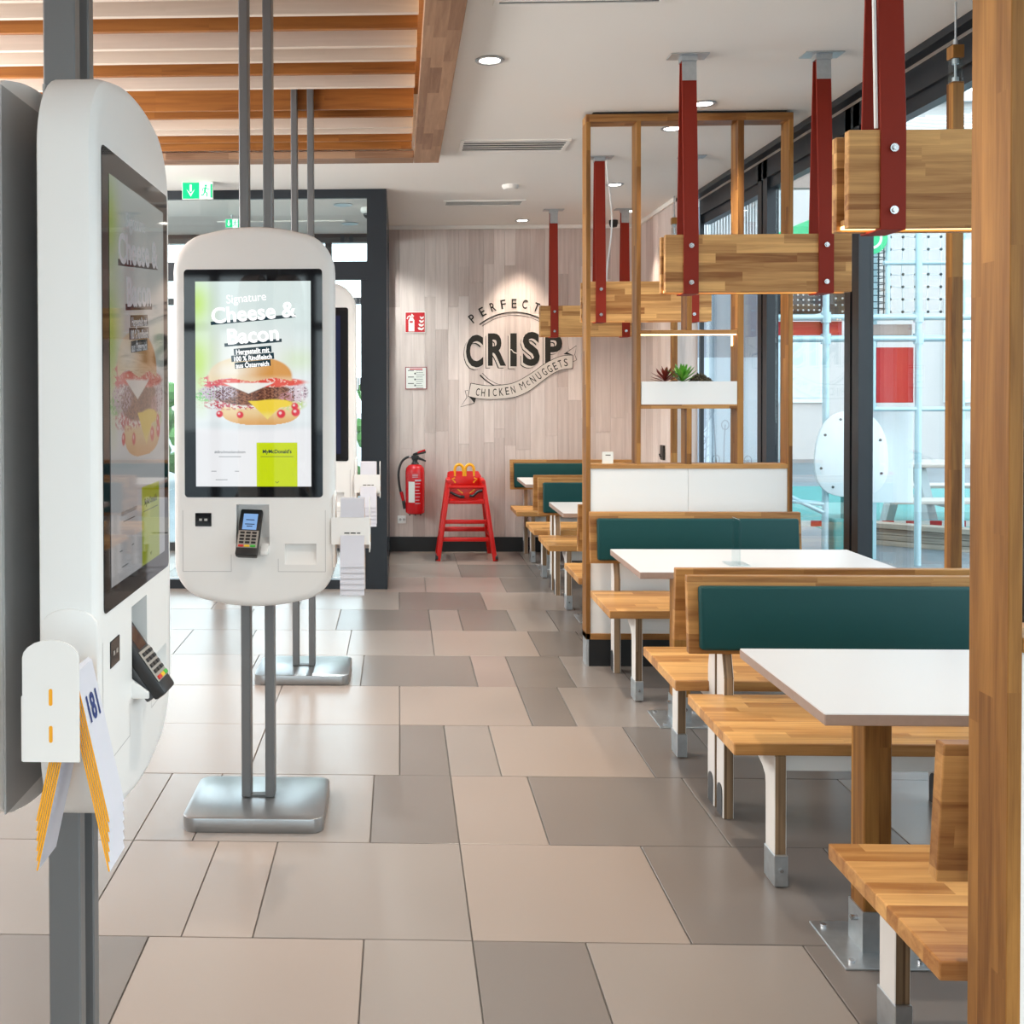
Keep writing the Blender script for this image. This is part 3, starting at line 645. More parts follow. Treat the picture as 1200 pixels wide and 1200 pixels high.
SCR = screenmat('lit display', .62, 'ad'); SCR_SIDE = screenmat('lit display seen edge on', .17, 'ad')
SW = screenmat('lit display white lettering', 1.0, col=(1, 1, 1)); SD = screenmat('lit display dark lettering', .25, col=(.02, .10, .14))
SW2 = screenmat('lit display white lettering edge on', .2, col=(.9, .95, 1)); SD2 = screenmat('lit display dark lettering edge on', .1, col=(.03, .08, .10))
BLUE = screenmat('dark blue display', .10, col=(.01, .05, .30)); POSM = screenmat('terminal display', .75, col=(.22, .40, .72)); POSD = screenmat('terminal display off', .08, col=(.35, .2, .2))
ta, tb, td = ad_texts()
def _mesh(mb, m):
    me = bpy.data.meshes.new('lettering'); mb.bm.to_mesh(me); mb.bm.free(); me.materials.append(m); return me
TXA, TXB, TXD = _mesh(ta, SW), _mesh(tb, SD), _mesh(td, SD)
def link(name, me, parent, mats=None):
    if mats: 
        me = me.copy(); me.materials.clear(); me.materials.append(mats)
    o = bpy.data.objects.new(name, me); C.objects.link(o); o.parent = parent; return o
BODYM = BODY
M['kred'] = flat('red key', (.62, .04, .03), .4); M['kyel'] = flat('yellow key', (.80, .50, .02), .4); M['kgrn'] = flat('green key', (.05, .42, .05), .4)
def kiosk(label, loc, rz, screen, side, posts=True):
    t = thing('order_kiosk', label, 'kiosk', loc, rz, 'self-order kiosks')
    link('body', BODYM, t)
    MB().box((-.235, -.0125, .80), (.235, -.008, 2.045), .003).build('back_panel', M['kioskgrey'], t)
    g = MB(); g.prism(rrect(.242, .398, .012, 4, 0, 1.543), 'y', -.1115, -.106); g.build('display_bezel', M['blackgloss'], t)
    if screen == 'ad':
        k = link('display_picture', AD, t, SCR if not side else SCR_SIDE)
        link('lettering', TXA, k, SW if not side else SW2); link('lettering', TXB, k, SD if not side else SD2); link('lettering', TXD, k, SD if not side else SD2)
    else:
        MB().poly([(-.202, 1.183), (.202, 1.183), (.202, 1.899), (-.202, 1.899)], -.1122).build('display_picture', BLUE, t)
    # panel seams
    s = MB()
    for a, b in (((-.25, .885), (-.08, .885)), ((-.08, .885), (-.08, .945)), ((.085, .885), (.25, .885)), ((.25, .885), (.25, 1.10)), ((-.25, .885), (-.25, 1.10)), ((.085, .885), (.085, .93))): s.strip([a, b], .0016, -.1104)
    s.build('seam', M['kioskgrey'], t)
    q = MB().box((-.206, -.1118, 1.043), (-.149, -.108, 1.09), .001, 1).build('code_scanner', M['blackgloss'], t)
    g = MB(); g.strip([(-.192, 1.0665), (-.182, 1.0665)], .008, -.1124); g.strip([(-.174, 1.0665), (-.163, 1.0665)], .008, -.1124); g.build('scanner_mark', M['silver'], q)
    MB().box((-.0615, -.0565, .945), (.0535, -.054, 1.1195)).build('recess_plate', M['steel'], t)
    # card terminal, leaning out at the foot
    X = Matrix.Translation((-.016, -.112, 1.020)) @ Matrix.Rotation(-.62, 4, 'X') @ Matrix.Rotation(.04, 4, 'Y')
    d = MB().rotbox((.078, .026, .178), X, .006).build('card_terminal', M['black'], t, True)
    MB().rotbox((.07, .018, .15), X @ Matrix.Translation((0, .020, -.008)), .004).build('terminal_cradle', M['darkgrey'], d, True)
    MB().rotbox((.070, .002, .066), X @ Matrix.Translation((0, -.0135, -.030)), .0008).build('keypad_plate', M['silver'], d)
    MB().rotbox((.050, .001, .062), X @ Matrix.Translation((0, -.0134, .038))).build('terminal_display', POSM if not side else POSD, d)
    if not side:
        for dz, wd in ((.045, .03), (.028, .034), (.02, .02)): MB().rotbox((wd, .0006, .003), X @ Matrix.Translation((0, -.0141, dz))).build('display_line', M['ink'], d)
    kb = MB()
    for r in range(4):
        for cc in range(3): kb.rotbox((.016, .004, .0075), X @ Matrix.Translation((-.021+.021*cc, -.0155, -.006-.0125*r)), .0012, 1)
    kb.build('key', M['black'], d)['kind'] = 'stuff'
    for cc, mm in enumerate(('kred', 'kyel', 'kgrn')):
        MB().rotbox((.018, .004, .008), X @ Matrix.Translation((-.021+.021*cc, -.0157, -.057)), .0012, 1).build('colour_key', M[mm], d)
    MB().prism([(-.108, .948), (-.072, .948), (-.108, .985), (-.142, .960), (-.142, .948)], 'x', -.064, -.056, .002).build('terminal_cheek', M['kiosk'], t, True)
    MB().prism([(-.108, .948), (-.072, .948), (-.108, .985), (-.142, .960), (-.142, .948)], 'x', .026, .052, .002).build('terminal_cheek', M['kiosk'], t, True)
    # posts and foot
    if not posts:
        for z in (1.25, 1.75): MB().box((-.05, -.008, z), (.045, .004, z+.08)).build('mount_plate', M['postgrey'], t)
        return t
    for x0, x1 in ((-.063, -.030), (.023, .056)): MB().box((x0, -.010, .05), (x1, .050, 3.30), .003, 1).build('post', M['postgrey'], t)
    MB().box((-.030, .0, 1.2), (.023, .04, 1.9)).build('post_bracket', M['postgrey'], t)
    MB().box((-.030, .0, .05), (.023, .03, .055)).build('post_bracket', M['postgrey'], t)
    f = MB(); f.prism(rrect(.245, .193, .045, 5, 0, .0), 'z', 0.0, .05, .004); f.build('foot_plate', M['basegrey'], t, True)
    return t
# number tents
def tent_parts(t, number=None):
    """folded card: inverted V, apex along x, printed white outside, yellow inside"""
    L, hw, hh, th = .084, .058, .235, .0024
    o = MB(); P = [(-hw, 0), (-.006, hh-.004), (0, hh), (.006, hh-.004), (hw, 0)]
    o.prism(P+[(hw-th*1.2, 0), (.005, hh-.010), (-.005, hh-.010), (-hw+th*1.2, 0)], 'x', -L/2, L/2)
    def pick(f): return 1 if (abs(f.normal.x) > .7 or f.normal.z < -.6) else 0
    o.build('card', [M['tentwhite'], M['tentyellow']], t, pick=pick)
    if number:
        for s in (-1, 1):
            me = text_mesh(number, .056, xs=.8, bold=.0018)
            ang = math.atan2(hh-.004, hw-.006)
            # outer face on side s of y, reading upright
            me.transform(Matrix.Translation((0, s*.0250, hh*.64)) @ Matrix.Rotation(0 if s < 0 else PI, 4, 'Z') @ Matrix.Rotation(ang, 4, 'X'))
            ob = bpy.data.objects.new('number', me); me.materials.append(M['blueink']); C.objects.link(ob); ob.parent = t
def holder(t, side, lip=True):
    """sheet-metal tent holder on one side of a kiosk; side=+1 right of the display"""
    s = side; yc = -.075
    p = MB(); pts = [(yc-.044, .955), (yc+.044, .955), (yc+.044, 1.115)]+[(yc+.044*math.cos(a), 1.115+.028*math.sin(a)) for a in [PI*k/10 for k in range(1, 10)]]+[(yc-.044, 1.115)]
    x0, x1 = sorted((s*.403, s*.406)); p.prism(pts, 'x', x0, x1)
    h = p.build('tent_holder', M['white'], t)
    q = MB(); a, b = sorted((s*.272, s*.403)); q.box((a, yc+.044, .955), (b, yc+.047, 1.055)); q.build('holder_side', M['white'], h); 
    if lip: MB().box((a, yc-.047, .982), (b, yc-.044, 1.076)).build('holder_side', M['white'], h)
    g = MB(); g.prism([(-.112, .90), (-.018, .90)]+[(-.065+.047*math.cos(q), 1.135+.03*math.sin(q)) for q in [PI*j/10 for j in range(11)]], 'x', *sorted((s*.276, s*.286)), .003).build('holder_mount', M['kiosk'], h, True)
    for z in (.998, 1.055): 
        g = MB()
        xa, xb = sorted((s*.4058, s*.4066)); g.prism([(yc+a_, z+b_) for a_, b_ in rrect(.0028, .013, .0027, 3)], 'x', xa, xb)
        g.build('slot', M['tentyellow'], h)
    if not lip: return
    g = MB(); g.strip([(s*.345-.028, 1.022), (s*.345-.01, 1.022)], .004, yc-.0476); g.strip([(s*.345-.006, 1.022), (s*.345+.012, 1.022)], .004, yc-.0476); g.strip([(s*.345+.016, 1.022), (s*.345+.028, 1.022)], .004, yc-.0476); g.build('printed_line', M['ink'], h)
K1 = kiosk('white self-order kiosk at left edge of view, its display seen edge-on', (-.61, 1.955, 0), PI/2, 'ad', True)
K2 = kiosk('white self-order kiosk facing the camera with a burger on its display', (-.5075, 3.67, 0), 0, 'ad', False)
K3 = kiosk('white self-order kiosk mostly hidden behind the burger kiosk, dark blue display', (-.5035, 5.41, 0), 0, 'blue', False)
K0 = kiosk('white self-order kiosk at far left seen from its grey back', (-.664, 1.955, 0), -PI/2, 'blue', False, False)
holder(K1, -1, False); holder(K2, 1); holder(K3, 1)
def tents(root, side, nums, where, grp, yc=-.088):
    rz_ = root.rotation_euler[2] > 1
    for i in range(len(nums)):
        t = thing('table_number_tent', '', 'number tent', root.matrix_world @ Vector((0, 0, 0)), root.rotation_euler[2], grp)
        loc = Vector((side*(.345+.0*i), yc, (.778+.0155*i if rz_ else .810+.0195*i))); loc.rotate(root.rotation_euler); t.location = Vector(root.location)+loc
        tent_parts(t, nums[i])
        if i == len(nums)-1: t['label'] = 'topmost %snumber tent %s' % ('181 ' if nums[i] == '181' else '', where)
        else: t['label'] = '%s number tent %s' % (('lowest', 'second lowest', 'third from the bottom', 'fourth from the bottom', 'fifth from the bottom')[i], where)
bpy.context.view_layer.update()
tents(K1, -1, [None]*5+['181'], 'in the white holder at the left edge', 'number tents on the left kiosk', -.102)
tents(K2, 1, [None]*6, 'in the holder beside the burger kiosk', 'number tents on the burger kiosk')
tents(K3, 1, [None]*6, 'in the holder beside the hindmost kiosk', 'number tents on the hindmost kiosk')

# ------------------------------------------------------------------ benches
BX = 1.57
def legpick(f): return 1 if abs(f.normal.x) > .7 else 0
def make_bench(s, label, Y, steel_feet=True):
    """s=+1: sits facing the camera (seat towards -y); s=-1: faces away"""
    def yy(d): return -s*d
    t = thing('bench', label, 'bench', (BX, Y, 0), 0, 'oak benches with teal backrests')
    MB().box((-.55, yy(.07), .402), (.55, yy(.575), .44), .004).build('seat', M['oak_seat'], t)
    P = lambda L: [(yy(d), z) for d, z in L]
    b = MB().prism(P([(.105, .59), (.080, .86), (.048, .86), (.073, .59)]), 'x', -.555, .555, .003).build('backrest', M['oak_back'], t)
    n = MB().prism(P([(.147, .612), (.126, .832), (.0835, .828), (.1040, .608)]), 'x', -.522, .530, .012, 3).build('cushion', M['teal'], t, True)
    for xs in (-.41, .395):
        lg = MB().prism(P([(.50, .0), (.575, .0), (.575, .402), (.31, .402), (.325, .39), (.470, .335), (.493, .315), (.497, .29)]), 'x', xs-.018, xs+.018, .002, 1).build('leg', [M['ply'], M['leg_white']], t, pick=legpick)
        ft = MB(); ft.box((xs-.0205, yy(.492), .004), (xs+.0205, yy(.583), .10), .002, 1).build('foot_bracket', M['steel'], lg)
        MB().cyl((xs, yy(.583), .055), (xs, yy(.589), .055), .006, n=8).build('bolt', M['chrome'], lg)
        MB().cyl((xs-.018, yy(.40), .378), (xs-.028, yy(.40), .378), .009, n=10).build('bolt', M['chrome'], lg)
        lb = MB().prism(P([(.006, .0), (.084, .0), (.084, .50), (.060, .58), (.046, .84), (.006, .84)]), 'x', xs-.018, xs+.018, .002, 1).build('leg', [M['ply'], M['leg_white']], t, pick=legpick)
        pp = [(yy(.045)+.028*math.cos(a)*1, .085+.03*math.sin(a)) for a in [PI*k/8 for k in range(9)]]
        MB().prism([(yy(.045)+.028, .004)]+pp+[(yy(.045)-.028, .004)], 'x', xs-.0205, xs+.0205).build('foot_bracket', M['darkgrey'], lb)
        MB().prism(P([(.06, .365), (.5, .365), (.5, .402), (.06, .402)]), 'x', xs-.012, xs+.012).build('side_rail', M['leg_white'], t)
    MB().box((-.391, yy(.470), .325), (.376, yy(.490), .402), .002, 1).build('apron', M['white'], t)
    return t
make_bench(-1, 'oak bench in the foreground right, half hidden by the near oak post', 1.885)
make_bench(1, 'oak bench with long teal cushion behind the nearest white table', 3.717)
make_bench(-1, 'oak bench facing away, back to back with the nearest teal-cushioned bench', 3.733)
make_bench(1, 'oak bench with teal cushion directly in front of the white partition panel', 5.560)
make_bench(-1, 'oak bench facing away just behind the tall oak partition', 5.775)
make_bench(1, 'oak bench with teal cushion behind the third table, left of the partition', 7.595)
make_bench(-1, 'oak bench facing away towards the rearmost table', 7.70)
make_bench(1, 'oak bench with dark green cushion standing against the back wall', 9.475)

# ------------------------------------------------------------------ tables
M['tedge'] = flat('birch ply table edge', (.36, .25, .20), .45, noise=.1, nscale=60)
def make_table(label, Y):
    t = thing('table', label, 'table', (1.60, Y, 0), 0, 'white dining tables on oak posts')
    MB().box((-.57, -.31, .705), (.57, .31, .735), .0025, 1).build('table_top', [M['tedge'], M['table_white']], t, pick=lambda f: 1 if f.normal.z > .5 else 0)
    for xs in (-.317, .317):
        p = MB().box((xs-.037, -.040, .11), (xs+.037, .040, .690), .003, 1).build('post', M['oak_z'], t)
        MB().box((xs-.042, -.045, .684), (xs+.042, .045, .705)).build('post_cap', M['steel'], p)
        b = MB().box((xs-.118, -.12, 0), (xs+.118, .12, .006), .001, 1); b.box((xs-.041, -.044, .006), (xs+.041, -.040, .115)); b.box((xs-.041, .040, .006), (xs+.041, .044, .115)); b.box((xs-.041, -.040, .006), (xs-.037, .040, .115)); b.box((xs+.037, -.040, .006), (xs+.041, .040, .115))
        b.build('base_plate', M['steel'], p)
        MB().cyl((xs+.012, -.044, .065), (xs+.012, -.062, .065), .008, n=10).build('bolt', M['chrome'], p); MB().cyl((xs-.041, -.01, .085), (xs-.058, -.01, .085), .008, n=10).build('bolt', M['chrome'], p)
        for a in (-.09, .09):
            for bb in (-.09, .09): MB().cyl((xs+a, bb, .006), (xs+a, bb, .013), .008, n=8).build('bolt', M['chrome'], p)
    return t
M['tedge'] = flat('birch ply table edge', (.36, .25, .20), .45, noise=.1, nscale=60)
make_table('nearest white-topped table on a square oak post', 2.815)
make_table('second white-topped table from the camera, clear menu stand on it', 4.715)
make_table('third white-topped table, just behind the oak partition', 6.755)
make_table('rearmost white-topped table in front of the dark green bench', 8.665)
t = thing('menu_stand', 'clear acrylic menu stand on the second white table', 'menu stand', (1.50, 4.60, .735))
MB().box((-.004, -.05, .006), (.004, .05, .205), .001, 1).build('upright', M['acrylic'], t); MB().box((-.045, -.055, 0), (.045, .055, .006), .001, 1).build('base', M['acrylic'], t)

# ------------------------------------------------------------------ hanging lamps
def make_lamp(label, Y, clamps=True, cable=True):
    t = thing('hanging_lamp', label, 'hanging lamp', (1.605, Y, H), 0, 'oak beam lamps on red straps')
    zt, zb = 2.207-H, 1.948-H
    MB().box((-.412, -.053, zb), (.412, -.025, zt), .002, 1).build('beam_board', M['oak_beam'], t)
    MB().box((-.412, .025, zb), (.412, .053, zt), .002, 1).build('beam_board', M['oak_beam'], t)
    MB().box((-.40, -.0248, zb+.006), (.40, .0248, zb+.014)).build('led_strip', M['led'], t)
    MB().box((-.40, -.0248, zb+.0145), (.40, .0248, zb+.03)).build('inner_board', M['oak_x'], t)
    for k, xs in enumerate((-.298, .298)):
        out = [(-.018, -.02), (-.060, zt), (-.060, zb-.006), (.060, zb-.006), (.060, zt), (.018, -.02)]
        inn = [(.012, -.02), (.0535, zt), (.0535, zb-.0005), (-.0535, zb-.0005), (-.0535, zt), (-.012, -.02)]
        st = MB().prism(out+inn, 'x', xs-.033, xs+.033, .0008, 1).build('strap', M['red_strap'], t)
        for zz in (zt-.05, zb+.045): MB().lathe([(.011, 0), (.011, .006), (.006, .006), (.006, .011), (.0, .011)], n=14).build('bolt', M['chrome'], st).matrix_local = Matrix.Translation((xs, -.060, zz)) @ Matrix.Rotation(PI/2, 4, 'X')
        br = MB().box((xs-.085, -.045, -.006), (xs+.085, .045, -.0005)); br.box((xs-.035, -.030, -.03), (xs+.035, .030, -.006)); br.build('ceiling_bracket', M['steel'], t)
        if clamps:
            MB().prism([(-.0215, -.028), (-.0270, -.118), (-.0242, -.118), (-.0186, -.028)], 'x', xs-.032, xs+.032).build('clamp', M['steel'], t)
    if cable:
        sd = 1 if clamps is None else -1
        pts = [((-.256+.035*math.sin(PI*q)**2) if sd > 0 else (-.352+.016*q), -.02 if sd > 0 else -.042, -.012-.795*q) for q in [k/16 for k in range(17)]]
        MB().tube(pts, .005, 8).build('cable', M['white'], t, True)
    return t
make_lamp('nearest oak beam lamp on a wide red strap, upper right of view', 2.813, False, True)
make_lamp('oak beam lamp on two red straps above the second table', 4.683, True, False)
make_lamp('oak beam lamp with white cable behind the oak partition, above the third table', 6.727, None, True)
make_lamp('rearmost oak beam lamp overlapping the black wall logo', 8.702, True, False)

# ------------------------------------------------------------------ oak partition frames
def make_partition(label, Y, full=True):
    t = thing('partition_frame', label, 'partition', (1.57, Y, 0), 0, 'oak partition frames')
    d = .059; Z = M['oak_z']
    o = -1.57
    MB().box((1.019+o, -d, .147), (1.043+o, d, 2.965), .0015, 1).build('post', Z, t); MB().box((2.106+o, -d, .147), (2.130+o, d, 2.965), .0015, 1).build('post', Z, t)
    MB().box((1.019+o, -d, 2.965), (2.130+o, d, 3.005), .0015, 1).build('header', M['oak_x'], t)
    MB().box((1.06+o, -d+.02, 3.005), (2.10+o, d-.02, 3.02)).build('shadow_gap', M['plinth'], t)
    if full:
        MB().box((1.291+o, -d, 1.106), (1.314+o, d, 2.965), .0015, 1).build('post', Z, t); MB().box((1.834+o, -d, 1.106), (1.867+o, d, 2.965), .0015, 1).build('post', Z, t)
        MB().box((1.562+o, -d, 1.834), (1.589+o, d, 2.965), .0015, 1).build('post', Z, t); MB().box((1.562+o, -d, 1.106), (1.589+o, d, 1.407), .0015, 1).build('post', Z, t)
        sh = MB().box((1.315+o, -d, 1.812), (1.833+o, d, 1.834), .0015, 1).build('shelf', M['oak_x'], t)
        MB().box((1.318+o, -.05, 1.806), (1.830+o, -.036, 1.812)).build('led_strip', M['led'], sh); MB().box((1.828+o, .02, 1.75), (1.833+o, .034, 1.806)).build('led_strip', M['led'], sh)
        MB().box((1.315+o, -d, 1.407), (1.833+o, d, 1.430), .0015, 1).build('shelf', M['oak_x'], t)
    MB().box((1.044+o, -d, 1.081), (2.105+o, d, 1.106), .0015, 1).build('sill', M['oak_x'], t)
    MB().box((1.044+o, -d+.008, .18), (1.571+o, d-.008, 1.081)).build('panel', M['white'], t); MB().box((1.5725+o, -d+.008, .18), (2.105+o, d-.008, 1.081)).build('panel', M['white'], t)
    MB().box((1.019+o, -d, .147), (2.130+o, d, .180), .0015, 1).build('bottom_rail', M['oak_x'], t)
    pl = MB().box((1.035+o, -d+.006, 0), (2.115+o, d-.006, .147)).build('plinth', M['plinth'], t)
    MB().box((1.022+o, -d+.004, 0), (1.0345+o, d-.004, .147)).build('plinth_cap', M['steel'], t)
    return t
make_partition('tall oak partition frame with planter shelf and white panels, between the tables', 5.666)
make_partition('oak post of the foreground partition frame at the right edge of the view', 1.801, False)
# planter on the shelf
t = thing('planter_box', 'white planter box on the shelf of the oak partition', 'planter', (1.5745, 5.666, 1.430))
p = MB(); p.box((-.257, -.0585, 0), (.257, -.0545, .125)); p.box((-.257, .0545, 0), (.257, .0585, .125)); p.box((-.257, -.0545, 0), (-.253, .0545, .125)); p.box((.253, -.0545, 0), (.257, .0545, .125)); p.box((-.253, -.0545, 0), (.253, .0545, .004))
p.build('box', M['white'], t); MB().box((-.252, -.054, .004), (.252, .054, .110)).build('soil', flat('potting soil', (.03, .02, .014), .95, bump=.5, bscale=120), t)
def rosette(name, label, loc, mat, n, ln, wd, tilt0, tilt1, rise):
    t = thing(name, label, 'plant', loc)
    random.seed(hash(len(label)) % 97)
    MB().cyl((0, 0, 0), (0, 0, .02), .007, .005, n=8).build('stem', mat, t)
    leaf = None
    for k in range(n):
        q = k/n; a = k*2.39996; tl = tilt0+(tilt1-tilt0)*q; L = ln*(1-.35*q)*random.uniform(.9, 1.1)
        if leaf is None:
            lm = MB(); tt = bmesh.new()
            pr = [(0, .35), (.25, .8), (.55, 1.0), (.8, .6), (1.0, 0.02)]
            rows = []
            for s_, w_ in pr: rows.append([tt.verts.new((s_, -.5*w_, .0)), tt.verts.new((s_, 0, -.18*w_)), tt.verts.new((s_, .5*w_, .0)), tt.verts.new((s_, 0, .12*w_))])
            for r0, r1 in zip(rows, rows[1:]):
                for i in range(4): tt.faces.new((r0[i], r0[(i+1) % 4], r1[(i+1) % 4], r1[i]))
            bmesh.ops.recalc_face_normals(tt, faces=tt.faces); lm._join(tt)
            o = lm.build('leaf', mat, t, True); leaf = o.data
        else:
            o = bpy.data.objects.new('leaf', leaf); C.objects.link(o); o.parent = t
        o.location = (0, 0, .012+rise*q); o.scale = (L, wd, wd); o.rotation_euler = (0, -tl, a)
    return t
rosette('red_succulent', 'spiky dark red succulent at the left of the planter', (1.455, 5.648, 1.540), flat('dark red leaf', (.16, .020, .012), .45), 26, .098, .018, .12, 1.3, .025)
rosette('green_succulent', 'bright green spiky succulent in the middle of the planter', (1.548, 5.640, 1.540), flat('bright green leaf', (.10, .33, .03), .4), 24, .115, .024, .45, 1.45, .025)
t = thing('brown_succulent', 'low brown-green succulent clump at the right of the planter', 'plant', (1.645, 5.645, 1.535))
random.seed(5)
lf = MB()
for k in range(170):
    a = random.uniform(0, 2*PI); r = random.uniform(0, 1)**.5; x_, y_ = 0.070*r*math.cos(a), .034*r*math.sin(a); z_ = .008+.052*(1-r*r)*random.uniform(.6, 1.1)
    lf.ball((x_, y_, z_), (random.uniform(.004, .007), random.uniform(.004, .007), .008), 6, 4)
lf.build('leaf_clump', flat('brown green leaf', (.050, .040, .018), .6, noise=.5, nscale=90), t)['kind'] = 'stuff'
t = MB().box((-.030, -.001, 0), (.030, .001, .065)).box((-.030, .001, 0), (.030, .025, .001)).build('table_card', M['signwhite'], None, loc=(1.142, 5.64, 1.106)); tag(t, 'small white card standing on the sill of the oak partition', 'card')
MB().strip([(-.012, .047), (.016, .047)], .005, -.0013).build('printed_line', M['ink'], t)
# slim posts by the windows
def slim_post(label, x, y, z0):
    t = thing('window_side_post', label, 'post', (x, y, 0), 0, 'slim oak posts hung from the ceiling')
    MB().box((0, 0, z0), (.044, .047, 2.708), .0015, 1).build('shaft', M['oak_z'], t); MB().box((.004, .004, 2.708), (.040, .043, 2.800), .001, 1).build('clear_sleeve', M['acrylic'], t)
    MB().box((0, 0, 2.800), (.044, .047, 2.850), .0015, 1).build('cap', M['oak_z'], t)
    r = MB(); r.cyl((.022, .023, 2.850), (.022, .023, 3.02), .004, n=8); r.cyl((.022, .023, 2.850), (.022, .023, 2.875), .009, n=10); r.cyl((.022, .023, 2.708), (.022, .023, 2.728), .013, n=10); r.cyl((.022, .023, 2.780), (.022, .023, 2.800), .013, n=10); r.cyl((.022, .023, 2.728), (.022, .023, 2.780), .005, n=8)
    r.build('hanger_rod', M['steel'], t, True)
    c = MB(); c.tube([(.047, .023, 2.75), (.052, .023, 2.6), (.06, .03, 2.42), (.058, .03, 2.2)], .003, 6); c.build('cable', M['darkgrey'], t)
slim_post('slim oak post with clear sleeve behind the nearest teal bench, right by the window', 2.147, 4.05, 0)
slim_post('slim oak post by the right timber wall, seen through the partition', 2.140, 8.10, 0)
# ------------------------------------------------------------------ back wall: logo, signs, extinguisher, high chair
def glyph(mb, ch, cx, cz, wd, ht, y=0.0, rot=0.0, bold=0.0):
    """one letter fitted to a wd x ht box centred on cx, cz"""
    me = text_mesh(ch, 1.0, bold=bold)
    xs = [v.co.x for v in me.vertices]; ys = [v.co.y for v in me.vertices]
    x0, x1, y0, y1 = min(xs), max(xs), min(ys), max(ys)
    me.transform(Matrix.Diagonal((wd/(x1-x0), ht/(y1-y0), 1, 1)) @ Matrix.Translation((-(x0+x1)/2, -(y0+y1)/2, 0)))
    me.transform(Matrix.Translation((cx, y, cz)) @ Matrix.Rotation(rot, 4, 'Y') @ UP)
    mb.bm.from_mesh(me); bpy.data.meshes.remove(me)
K = .0010573
def Lp(cx, cy): return ((cx-562.5)*K, (637.5-cy)*K)
def LL(pts): return [Lp(*p) for p in pts]
def spline(pts, n=8):
    out = []
    for i in range(len(pts)-1):
        p0 = Vector(pts[max(i-1, 0)]); p1 = Vector(pts[i]); p2 = Vector(pts[i+1]); p3 = Vector(pts[min(i+2, len(pts)-1)])
        for k in range(n):
            t_ = k/n; out.append(.5*((2*p1)+(p2-p0)*t_+(2*p0-5*p1+4*p2-p3)*t_*t_+(3*p1-p0-3*p2+p3)*t_**3))
    out.append(Vector(pts[-1])); return [(p[0], p[1]) for p in out]
lg = thing('wall_lettering', 'large black curved lettering and ribbon emblem printed on the pale timber wall', 'wall emblem', (1.087, 9.5085, 1.829))
a = MB(); R = 572*K
for ch, cx in zip('PERFECT', (180, 267, 358, 450, 543, 637, 738)):
    q = math.asin((cx-543)/572); x0, z0 = Lp(543, 195+572)
    a = MB(); glyph(a, ch, x0+R*math.sin(q), z0+R*math.cos(q), .046, .084, 0, q, .012); a.build('letter', M['ink'], lg)
a = MB(); x0, z0 = Lp(543, 272+480)
n = 30
for rr, w0, e0, e1 in ((480, 11, -.68, .66), (455, 5, -.66, .64)):
    pts = [(x0+rr*K*math.sin(e0+(e1-e0)*k/n), z0+rr*K*math.cos(e0+(e1-e0)*k/n)) for k in range(n+1)]
    a.strip(pts, [w0*K]*len(pts))
for pts, wd in (([(245, 820), (290, 862), (345, 900), (380, 915)], 12), ([(265, 803), (320, 855), (390, 895), (450, 908)], 5)):
    s = spline(LL(pts)); a.strip(s, [wd*K*(1-.5*k/len(s)) for k in range(len(s))])
a.build('arc_line', M['ink'], lg)
LET = [('C', 198, 610, 150, 286), ('R', 394, 597, 158, 284), ('I', 538, 600, 56, 290), ('S', 692, 593, 148, 298), ('P', 887, 597, 148, 262)]
for ch, cx, cy, wd, ht in LET:
    a, b, c = MB(), MB(), MB()
    x1, z1 = Lp(cx-22, cy+22); glyph(a, ch, x1, z1, wd*K, ht*K, .0012, 0, .030)
    x1, z1 = Lp(cx-15, cy+15); glyph(b, ch, x1, z1, (wd+4)*K, (ht+4)*K, .0008, 0, .030)
    x1, z1 = Lp(cx, cy); glyph(c, ch, x1, z1, wd*K, ht*K, .0003, 0, .030)
    q = c.build('letter', M['ink'], lg); b.build('letter_gap', M['inkpale'], q); a.build('letter_shadow', M['ink'], q)
a = MB(); a.strip(LL([(495, 600), (520, 598), (540, 622), (570, 632)]), .009, -.0001); a.build('letter_crack', M['inkpale'], lg)
TOP = spline(LL([(165, 890), (300, 912), (450, 905), (560, 880), (700, 800), (800, 728), (900, 675), (975, 652), (1055, 648)]), 5)
BOT = spline(LL([(140, 1005), (250, 1028), (400, 1032), (560, 1010), (680, 955), (780, 880), (880, 810), (960, 775), (1052, 765)]), 5)
a = MB()
for k in range(len(TOP)-1): a.poly([TOP[k], TOP[k+1], BOT[k+1], BOT[k]], -.0006)
TL = LL([(140, 955), (115, 955), (130, 1015), (75, 1098), (195, 1065), (208, 1022)]); TR = LL([(975, 640), (1085, 565), (1070, 645), (1087, 690), (1057, 705)])
a.build('ribbon', M['inkpale'], lg)
a = MB()
for pts in (TOP, BOT, [TOP[0], BOT[0]], [TOP[-1], BOT[-1]], TL, TR): a.strip(pts, .0052, -.0010)
a.poly(LL([(150, 1008), (208, 1022), (195, 1065)]), -.0009); a.poly(LL([(975, 640), (1050, 646), (1000, 622)]), -.0009)
a.build('ribbon_outline', M['ink'], lg)
a = MB()
